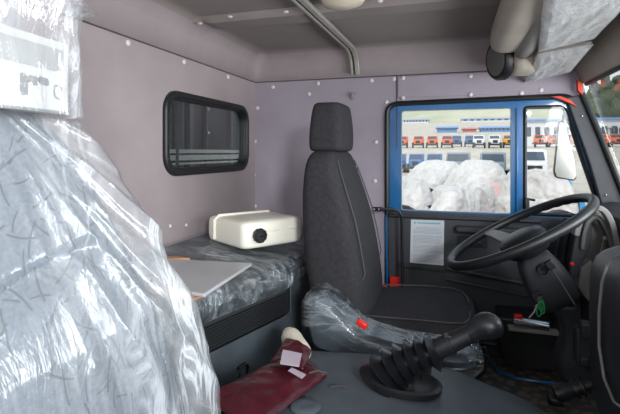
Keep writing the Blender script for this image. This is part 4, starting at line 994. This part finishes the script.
def building(px0, px1, py_top, Y, h, wm, rm, label, sign=None, nwin=8):
    a = at(px0, py_top, Y=Y); b = at(px1, py_top, Y=Y); z1 = a.z; z0 = min(gz(Y), z1-h)
    t = thing('building', ((a.x+b.x)/2, Y, z0), label, 'building')
    g = G(); g.box(((a.x+b.x)/2, Y+4, (z0+z1)/2-.3), (b.x-a.x, 8, z1-z0-.6)); g.build('wall', wm, t)
    g = G(); g.prism([V((a.x-.5,Y-.6,z1-.7)), V((a.x-.5,Y+4,z1)), V((a.x-.5,Y+8.6,z1-.7))], (b.x-a.x+1,0,0)); g.build('roof', rm, t)
    for k in range(nwin):
        g = G(); g.box((a.x+(b.x-a.x)*(k+.5)/nwin, Y-.03, z1-h*.45), ((b.x-a.x)/nwin*.55, .1, h*.3)); g.build('window', 'cabglass', t, smooth=False)
    return t
building(437, 457, 126, 150, 2.4, 'roofblue', 'roofblue', 'low blue roofed shed on the slope above the orange trucks')
building(463.5, 476, 127, 151, 1.9, 'roofred', 'roofred', 'low red roofed shed between two blue sheds', nwin=4)
building(481, 514, 126, 149, 2.4, 'roofblue', 'roofblue', 'long low blue shed right of the red shed on the slope')
building(462, 517, 118, 215, 2.2, 'wallwhite', 'roofblue', 'pale long building below the treeline')
building(403, 428, 119, 210, 2.4, 'wallwhite', 'roofblue', 'pale building with blue roof at the upper left of the view')
wb = building(524, 640, 118, 120, 7.5, 'wallwhite', 'roofblue', 'large pale blue roofed building with dark lettering seen through windscreen', nwin=12)
a = at(601,131,Y=119.7); g = G(); x = 0
for ch_ in range(7):
    g.box((a.x+x, 119.7, a.z), (.22,.1,1.5)); g.box((a.x+x+.75, 119.7, a.z), (.22,.1,1.5)); g.box((a.x+x+.38, 119.7, a.z+(.6 if ch_ % 2 else 0)), (.7,.1,.22)); x += 1.25
g.build('wall_lettering', 'cabglass', wb, smooth=False)
def tree(px, Y, h, i, label):
    p = at(px, 120, Y=Y); z0 = gz(Y)
    t = thing('tree', (p.x, Y, z0), label, 'tree', 'trees on the skyline')
    g = G(); g.cyl((p.x,Y,z0-1), (p.x,Y,z0+h*.5), h*.03, seg=8); g.build('trunk', 'tyre', t)
    g = G()
    for k in range(7):
        f_ = k/6; r = h*(.17-.09*f_); c = V((p.x+random.uniform(-.05,.05)*h, Y+random.uniform(-.05,.05)*h, z0+h*(.3+.6*f_)))
        g.ball(c, (r, r, r*1.2), 10, 7)
    for v in g.v: v += V((1,1,1))*noise.noise(v*.6)*h*.05
    g.build('crown', 'leaf', t)
for i, px in enumerate([595,604,615,629]): tree(px, 136+11*i, 15+i, i, 'dark tree on the skyline behind windscreen, '+ordn[i]+' from the left')
for i, px in enumerate([404,413,423,434]): tree(px, 290+5*i, 4.5+(i%2), i, 'low shrubby tree at top left of the door window view, '+ordn[i]+' from the left')

# outside mirror on the driver door
mc = at(568,158,Y=2.85); mr = thing('outside_mirror', mc, 'tall door mirror hanging outside the quarter window', 'mirror')
q = [at(x, y, Y=2.85) for x, y in [(559.5,120),(564,121),(575,160),(577,178),(574,181),(556,178),(554,172)]]
g = G(); g.prism(fillet(q, .02, 4), (0,.04,0)); g.build('housing', 'rubber', mr, bevel=.006)
g = G(); c = sum(q, V((0,0,0)))/7; g.prism([c+(p-c)*.93+V((0,-.003,0)) for p in q], (0,.001,0)); g.build('mirror_glass', 'alum', mr, smooth=False)
g = G(); g.tube([at(562,121,Y=2.85), at(566,104,Y=2.85), at(572,102,Y=2.5)], .008, 8); g.build('arm', 'rubber', mr)

# body of the truck behind the rear window
XB = XR-.42
M['bodygrey'] = mat('body_grey', '3C3D3D', .5); M['bodypost'] = mat('body_post', '6A6C68', .5); M['bodylight'] = mat('body_light', 'C8C9C2', .35)
cb = thing('cargo_body', (XB, 1.7, .2), 'dark grey load body with posts seen through the rear window', 'truck body')
g = G(); g.box((XB-.02, 1.9, .9), (.04, 3.2, 2.2)); g.build('front_panel', 'bodygrey', cb)
for yy, w_ in ((2.27,.02),(2.36,.05),(2.54,.015),(2.88,.03),(1.4,.05)): g = G(); g.box((XB+.01, yy, .9), (.03,w_*.7,2.2)); g.build('post', 'bodypost', cb)
for z, h_ in ((1.004,.022),(.968,.030),(.935,.012)): g = G(); g.box((XB+.04, 2.2, z), (.06, 3.2, h_)); g.build('cross_rail', 'bodylight', cb)
for z in (1.12, 1.27): g = G(); g.ball((XB+.03, 2.54, z), .012, 10, 6); g.build('rivet', 'chrome', cb)
